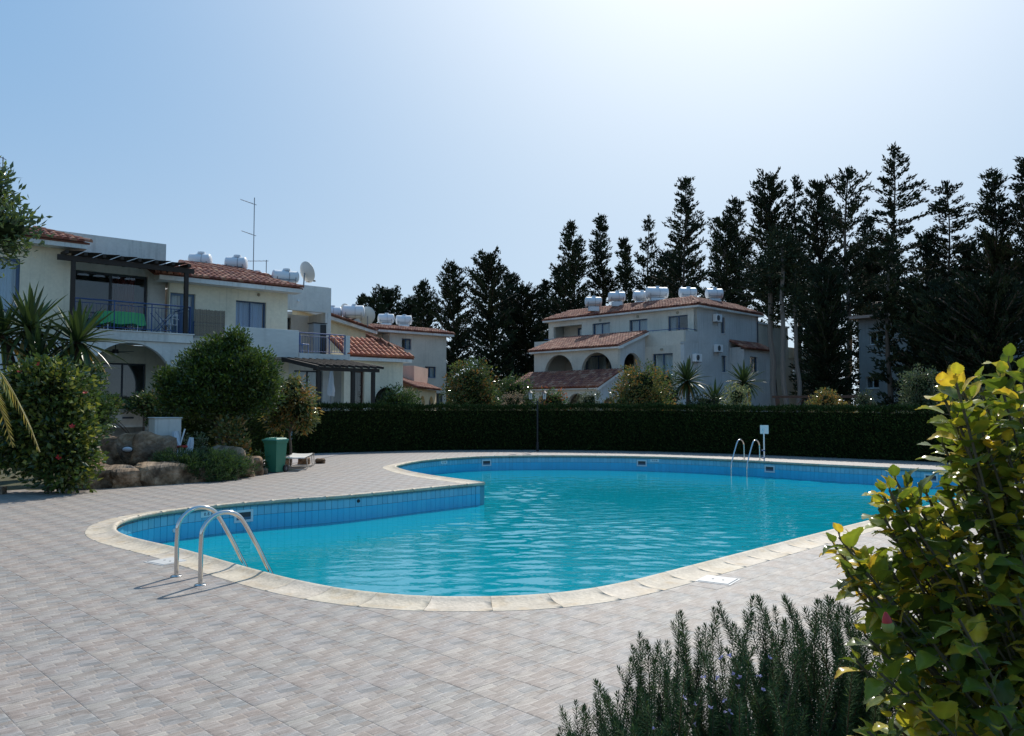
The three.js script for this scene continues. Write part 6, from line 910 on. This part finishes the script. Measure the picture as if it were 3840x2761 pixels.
// rosemary: many upright sprigs, each a stem closely set with needles
{
  const t = thing('rosemary_bush', 'upright dark rosemary bush in front of the near coping', 'shrub', [0.95, 0.1, -2.95]);
  const cols = [[0.032, 0.07, 0.02], [0.05, 0.095, 0.025], [0.07, 0.11, 0.045], [0.11, 0.16, 0.03]];
  const sprig = (seed, L) => {
    const r = rngOf(seed), tb = new TB(), bend = (r() - 0.5) * 0.16, bz = (r() - 0.5) * 0.12, at = (q) => [bend * q * q, L * q, bz * q * q], n = Math.round(L / 0.0056);
    for (let i = 0; i < 10; i++) { const a = at(i / 10), b = at((i + 1) / 10), w = 0.0022 * (1.2 - i / 12), k = [0.14, 0.10, 0.06]; tb.quad([a[0] - w, a[1], a[2]], [a[0] + w, a[1], a[2]], [b[0] + w, b[1], b[2]], [b[0] - w, b[1], b[2]], k); tb.quad([a[0], a[1], a[2] - w], [a[0], a[1], a[2] + w], [b[0], b[1], b[2] + w], [b[0], b[1], b[2] - w], k); }
    for (let i = 0; i < n; i++) { const q = 0.12 + 0.88 * i / n, p = at(q), tip = q > 0.93 ? (q - 0.93) / 0.07 : 0; for (let s = 0; s < 3; s++) { const a = i * 1.2 + s * TAU / 3 + r() * 0.5, up = lerp(0.62, 2.2, tip) + (r() - 0.5) * 0.5, d = unit(Math.cos(a), up, Math.sin(a)), ln = (0.024 + 0.012 * r()) * (1 - 0.35 * tip); blade(tb, p, d, unit(-Math.sin(a), 0, Math.cos(a)), ln, 0.0046, shade(cols[Math.floor(r() * r() * 4)], r, 0.2), 0.35); } }
    return tb.geo();
  };
  const geos = [0.34, 0.40, 0.44, 0.48, 0.38, 0.46, 0.36, 0.42].map((L, i) => [sprig(500 + i, L), L]), r = rngOf(12), prof = [[-0.75, 0.42], [-0.67, 0.5], [-0.56, 0.61], [-0.42, 0.77], [-0.22, 0.9], [0.13, 0.98], [0.35, 0.93], [0.6, 0.85], [0.85, 0.7]];
  const hAt = (x) => { for (let i = 1; i < prof.length; i++) if (x <= prof[i][0]) return lerp(prof[i - 1][1], prof[i][1], (x - prof[i - 1][0]) / (prof[i][0] - prof[i - 1][0])); return 0.6; };
  const wood = [];
  const inner = [];
  for (let i = 0; i < 620; i++) {
    const x = -0.74 + 1.3 * r(), z = (r() - 0.5) * 0.75, edge = Math.abs(z) / 0.4, top = (hAt(x) - 0.1) * (i < 298 ? (i % 4 === 0 ? 0.97 + 0.05 * r() : 0.55 + 0.42 * r()) : 0.34 + 0.42 * r()) * (1 - 0.12 * edge), [g, L] = geos[Math.floor(r() * 8)];
    const s = 0.85 + 0.3 * r(), lean = 0.10 * x + (r() - 0.5) * 0.62, m = i < 298 ? part(t, 'sprig', g, M.needle) : new THREE.Mesh(g, M.needle); m.scale.setScalar(s); m.position.set(x - lean * L * 0.6, top - L * s, z); m.rotation.set((r() - 0.5) * 0.3 + z * 0.4, r() * TAU, 0); m.rotation.order = 'ZXY'; m.rotation.z = -lean; if (i >= 298) { m.updateMatrix(); inner.push(g.clone().applyMatrix4(m.matrix)); }
    if (i % 4 === 0) wood.push(tube([V(x * 0.25, 0, z * 0.3), V(x * 0.7, (top - L * s) * 0.5, z * 0.7), V(x - lean * L * 0.6, top - L * s + 0.05, z)], 0.006, 5, 6));
  }
  part(t, 'inner_sprigs', mergeGeometries(inner), M.needle, 'stuff');
  part(t, 'woody_stem', merge(wood), M.bark);
  const fl = new TB(), fr = rngOf(3); for (let i = 0; i < 26; i++) { const x = -0.6 + fr() * 0.5, y = hAt(x) - 0.14 - fr() * 0.2, z = 0.25 + fr() * 0.12; for (let k = 0; k < 4; k++) { const d = unit(fr() - 0.5, fr() - 0.2, fr() * 0.6); blade(fl, [x, y, z], d, sideOf(d, fr), 0.013, 0.008, [0.42, 0.40, 0.62], 0.1); } } part(t, 'blossom', fl.geo(), M.needle, 'stuff');
}
// hibiscus: woody shoots ending in whorls of toothed leaves
{
  const leafGeo = (seed, base, edge, amt) => {     // length 1 along +x
    const r = rngOf(seed), n = 14, tb = new TB(), pos = [], idx = [], c = [], bend = 0.12 + 0.3 * r(), curl = (r() - 0.5) * 0.3, fold = 0.06 + 0.12 * r(), nk = r() * 9;
    for (let i = 0; i <= n; i++) {
      const q = i / n, w = 0.34 * Math.pow(Math.sin(Math.PI * Math.pow(q, 0.72)), 0.85) * (1 + (q > 0.25 && q < 0.98 ? (i % 2 ? 0.05 : -0.05) : 0)), x = q * (1 - 0.1 * bend), y = 0.12 * Math.sin(q * 2.2) - bend * q * q;
      for (const s of [-1, -0.5, 0, 0.5, 1]) { const ww = s * w, wave = 0.035 * Math.sin(q * 9 + nk) * Math.abs(s); pos.push(x + (Math.abs(s) === 1 && q > 0.3 ? (i % 2 ? 0.012 : -0.012) : 0), y + Math.abs(ww) * fold * 2 + wave + curl * ww, ww); const k = clamp((Math.abs(s) * 0.75 + q * 0.5 - 0.55 + (nz(x * 7 + seed, ww * 7 + 30, 256) - 0.5) * 1.1) * amt, 0, 1), v = s === 0 ? 1.25 : 0.94 + 0.12 * nz(x * 20 + seed, ww * 30, 256); c.push(lerp(base[0], edge[0], k) * v, lerp(base[1], edge[1], k) * v, lerp(base[2], edge[2], k) * v); }
    }
    for (let i = 0; i < n; i++) for (let s = 0; s < 4; s++) { const a = i * 5 + s, b = a + 1, d = a + 5, e = b + 5; idx.push(a, b, d, b, e, d); }
    const g = new THREE.BufferGeometry(); g.setAttribute('position', new THREE.Float32BufferAttribute(pos, 3)); g.setAttribute('color', new THREE.Float32BufferAttribute(c, 3)); g.setAttribute('uv', new THREE.Float32BufferAttribute(new Float32Array(pos.length / 3 * 2), 2)); g.setIndex(idx); g.computeVertexNormals(); return g;
  };
  const G1 = [0.11, 0.16, 0.015], G2 = [0.20, 0.25, 0.02], G3 = [0.06, 0.10, 0.014], Y1 = [0.46, 0.42, 0.03], Y2 = [0.66, 0.48, 0.035], OR = [0.55, 0.2, 0.02], BR = [0.22, 0.09, 0.02];
  const kinds = [[G1, G2, 0.5], [G1, G1, 0], [G3, G1, 0.6], [G3, G3, 0], [G2, Y1, 0.8], [G2, G1, 0.4], [Y1, Y2, 0.9], [G2, Y2, 0.9], [Y1, OR, 0.8], [Y2, OR, 1.0], [Y2, BR, 0.9], [G1, Y1, 0.7]].map((k, i) => leafGeo(700 + i * 3, ...k));
  const t = thing('hibiscus_bush', 'close hibiscus bush with yellowing toothed leaves and a red bud', 'shrub', [1.75, 0.1, -2.35]);
  const r = rngOf(2024), wood = [], leaves = [];
  // shoot tips in world metres [x, y, forward]
  const tips = [];
  tips.push([1.44, 1.787, 2.3], [1.351, 1.739, 2.1], [1.516, 1.699, 2.5], [1.2, 1.732, 2.15], [1.329, 1.669, 2.3], [1.231, 1.625, 2.2], [1.462, 1.616, 2.4], [1.403, 1.65, 2.2], [1.342, 1.558, 2.3], [1.365, 1.543, 2.2], [1.3, 1.483, 2.25], [1.462, 1.452, 2.4], [1.371, 1.46, 2.15], [1.557, 1.547, 2.4], [1.525, 1.682, 2.3], [1.471, 1.518, 2.2], [1.405, 1.382, 2.35], [1.384, 1.356, 2.2], [1.128, 1.44, 2.35], [1.065, 1.405, 2.3], [1.168, 1.37, 2.4], [1.074, 1.329, 2.3], [1.248, 1.361, 2.45], [1.134, 1.317, 2.25], [1.258, 1.336, 2.35], [1.19, 1.287, 2.2], [1.162, 1.247, 2.4], [0.939, 1.28, 2.3], [1.039, 1.218, 2.45], [1.009, 1.183, 2.3], [1.018, 1.121, 2.4], [1.012, 1.119, 2.25], [1.174, 1.145, 2.5], [1.172, 1.212, 2.3], [1.303, 1.303, 2.3], [1.242, 1.252, 2.15], [1.401, 1.27, 2.3], [1.333, 1.268, 2.1], [1.512, 1.316, 2.3], [1.305, 1.124, 2.4], [1.26, 1.074, 2.5], [1.134, 1.015, 2.4], [1.03, 0.988, 2.35], [0.982, 0.93, 2.3], [1.002, 0.93, 2.2], [1.309, 1.156, 2.2], [1.321, 1.154, 2.1], [1.138, 1.113, 2.05], [1.126, 1.02, 2.15], [1.316, 1.002, 2.3], [1.377, 1.016, 2.25], [1.383, 1.02, 2.15], [1.525, 1.107, 2.3], [1.096, 0.88, 2.2], [0.899, 0.834, 2.05], [1.067, 0.767, 2.3], [1.056, 0.886, 2.05], [1.209, 0.905, 2.2], [1.196, 0.968, 2.05], [1.359, 0.893, 2.2], [1.178, 0.832, 2.1], [1.201, 0.859, 2], [1.333, 0.832, 2.1], [1.446, 0.88, 2.2], [1.106, 0.784, 2.1], [1.271, 0.705, 2.2], [1.321, 0.748, 2.1], [1.033, 0.705, 2.2], [1.632, 1.247, 2.4], [1.646, 0.974, 2.4], [1.591, 0.793, 2.3], [1.715, 1.401, 2.5], [1.701, 1.588, 2.4]);
  tips.push([1.217, 1.697, 2.25], [1.331, 1.71, 2.35], [1.309, 1.597, 2.3], [1.29, 1.618, 2.2], [1.324, 1.543, 2.35], [1.368, 1.512, 2.3], [1.414, 1.725, 2.4], [1.383, 1.733, 2.25], [1.063, 1.419, 2.25], [1.164, 1.416, 2.35], [1.1, 1.349, 2.4], [0.944, 1.249, 2.35], [1.017, 1.209, 2.35], [0.963, 1.179, 2.3], [1.243, 1.397, 2.4]);
  for (let i = 0; i < 46; i++) { const f = 2.2 + r() * 0.75, y = 0.45 + r() * 1.2; tips.push([(0.43 + 0.25 * r() + (y > 1.25 ? 0.08 : 0)) * f, y, f]); }
  const org = t.position;
  for (const tp of tips) {
    const tip = V(tp[0] - org.x, tp[1] - org.y, -tp[2] - org.z), side = Math.hypot(tip.x, tip.z), knee = V(tip.x * 0.55 + (r() - 0.5) * 0.08, tip.y * 0.62, tip.z * 0.55 + (r() - 0.5) * 0.08), foot = V((r() - 0.5) * 0.15, 0, (r() - 0.5) * 0.15);
    const c = new THREE.CatmullRomCurve3([foot, V(knee.x * 0.55, knee.y * 0.6, knee.z * 0.55), knee, tip]); wood.push(new THREE.TubeGeometry(c, 14, 0.0038, 5));
    const n = 15 + Math.floor(r() * 6), L = c.getLength(); let yel = r();
    for (let i = 0; i < n; i++) {
      const q = 1 - (i * (0.014 + 0.0009 * i) + 0.006 * r()) / L * 1.0, p = c.getPointAt(clamp(q, 0, 1)), tg = c.getTangentAt(clamp(q, 0, 1)), a = i * 2.39996 + r() * 0.7, u = V(1, 0.13, 0.07).cross(tg).normalize(), w = tg.clone().cross(u).normalize(), open = i < 2 ? 0.45 : lerp(0.8, 1.5, i / n) + (r() - 0.5) * 0.4;
      const d = u.multiplyScalar(Math.cos(a)).addScaledVector(w, Math.sin(a)).multiplyScalar(Math.sin(open)).addScaledVector(tg, Math.cos(open)); d.y -= 0.12 * i / n; d.normalize();
      const len = (i < 2 ? 0.045 : 0.056 + 0.034 * r()), up = V((r() - 0.5) * 0.7, 1, (r() - 0.5) * 0.7), z = d.clone().cross(up).normalize(), y = z.clone().cross(d).normalize(), pet = 0.012 + 0.01 * r(), o = p.clone().addScaledVector(d, pet);
      let k; const qy = r() * 0.55 + yel * 0.45; if (qy < 0.36) k = [0, 1, 2, 3, 5][Math.floor(r() * 5)]; else if (qy < 0.56) k = [4, 11, 7, 0][Math.floor(r() * 4)]; else k = [6, 7, 4, 8, 9, 10][Math.floor(r() * 6)];
      if (i > n - 4 && r() < 0.7) k = Math.floor(r() * 4);
      const m = new THREE.Matrix4().makeBasis(d, y, z).scale(V(len, len, len * 1.08)).setPosition(o); leaves.push([m, k, o.clone().add(org).length(), o]); wood.push(rod(p, o.clone().addScaledVector(d, 0.003), 0.0016, 4));
    }
  }
  // the nearest leaves are parts of their own, the rest one part
  leaves.sort((a, b) => a[2] - b[2]);
  const inView = (o) => { const x = o.x + org.x, f = -(o.z + org.z); return x / f < 0.66; };
  let made = 0; const rest = [];
  for (const [m, k, , o] of leaves) if (made < 298 && inView(o)) { const q = part(t, 'leaf', kinds[k], M.leafBig); q.applyMatrix4(m); made++; } else rest.push(kinds[k].clone().applyMatrix4(m));
  part(t, 'inner_leaves', mergeGeometries(rest), M.leafBig, 'stuff');
  part(t, 'stem', merge(wood), std([0.10, 0.085, 0.05], 0.8));
  { const bud = new THREE.LatheGeometry([[0.001, 0], [0.010, 0.006], [0.013, 0.018], [0.010, 0.034], [0.004, 0.047], [0.001, 0.05]].map((q) => new THREE.Vector2(...q)), 12), p = [0.926 - org.x, 1.101 - org.y, -1.98 - org.z], b = part(t, 'flower_bud', bud, std([0.42, 0.02, 0.02], 0.5)); b.position.set(...p); b.rotation.z = 0.15; const cal = new THREE.LatheGeometry([[0.001, -0.002], [0.012, 0.003], [0.0155, 0.014], [0.013, 0.024]].map((q) => new THREE.Vector2(...q)), 10); part(b, 'calyx', cal, std([0.22, 0.26, 0.06], 0.7, { side: THREE.DoubleSide })); }
}
renderer.render(scene, camera);
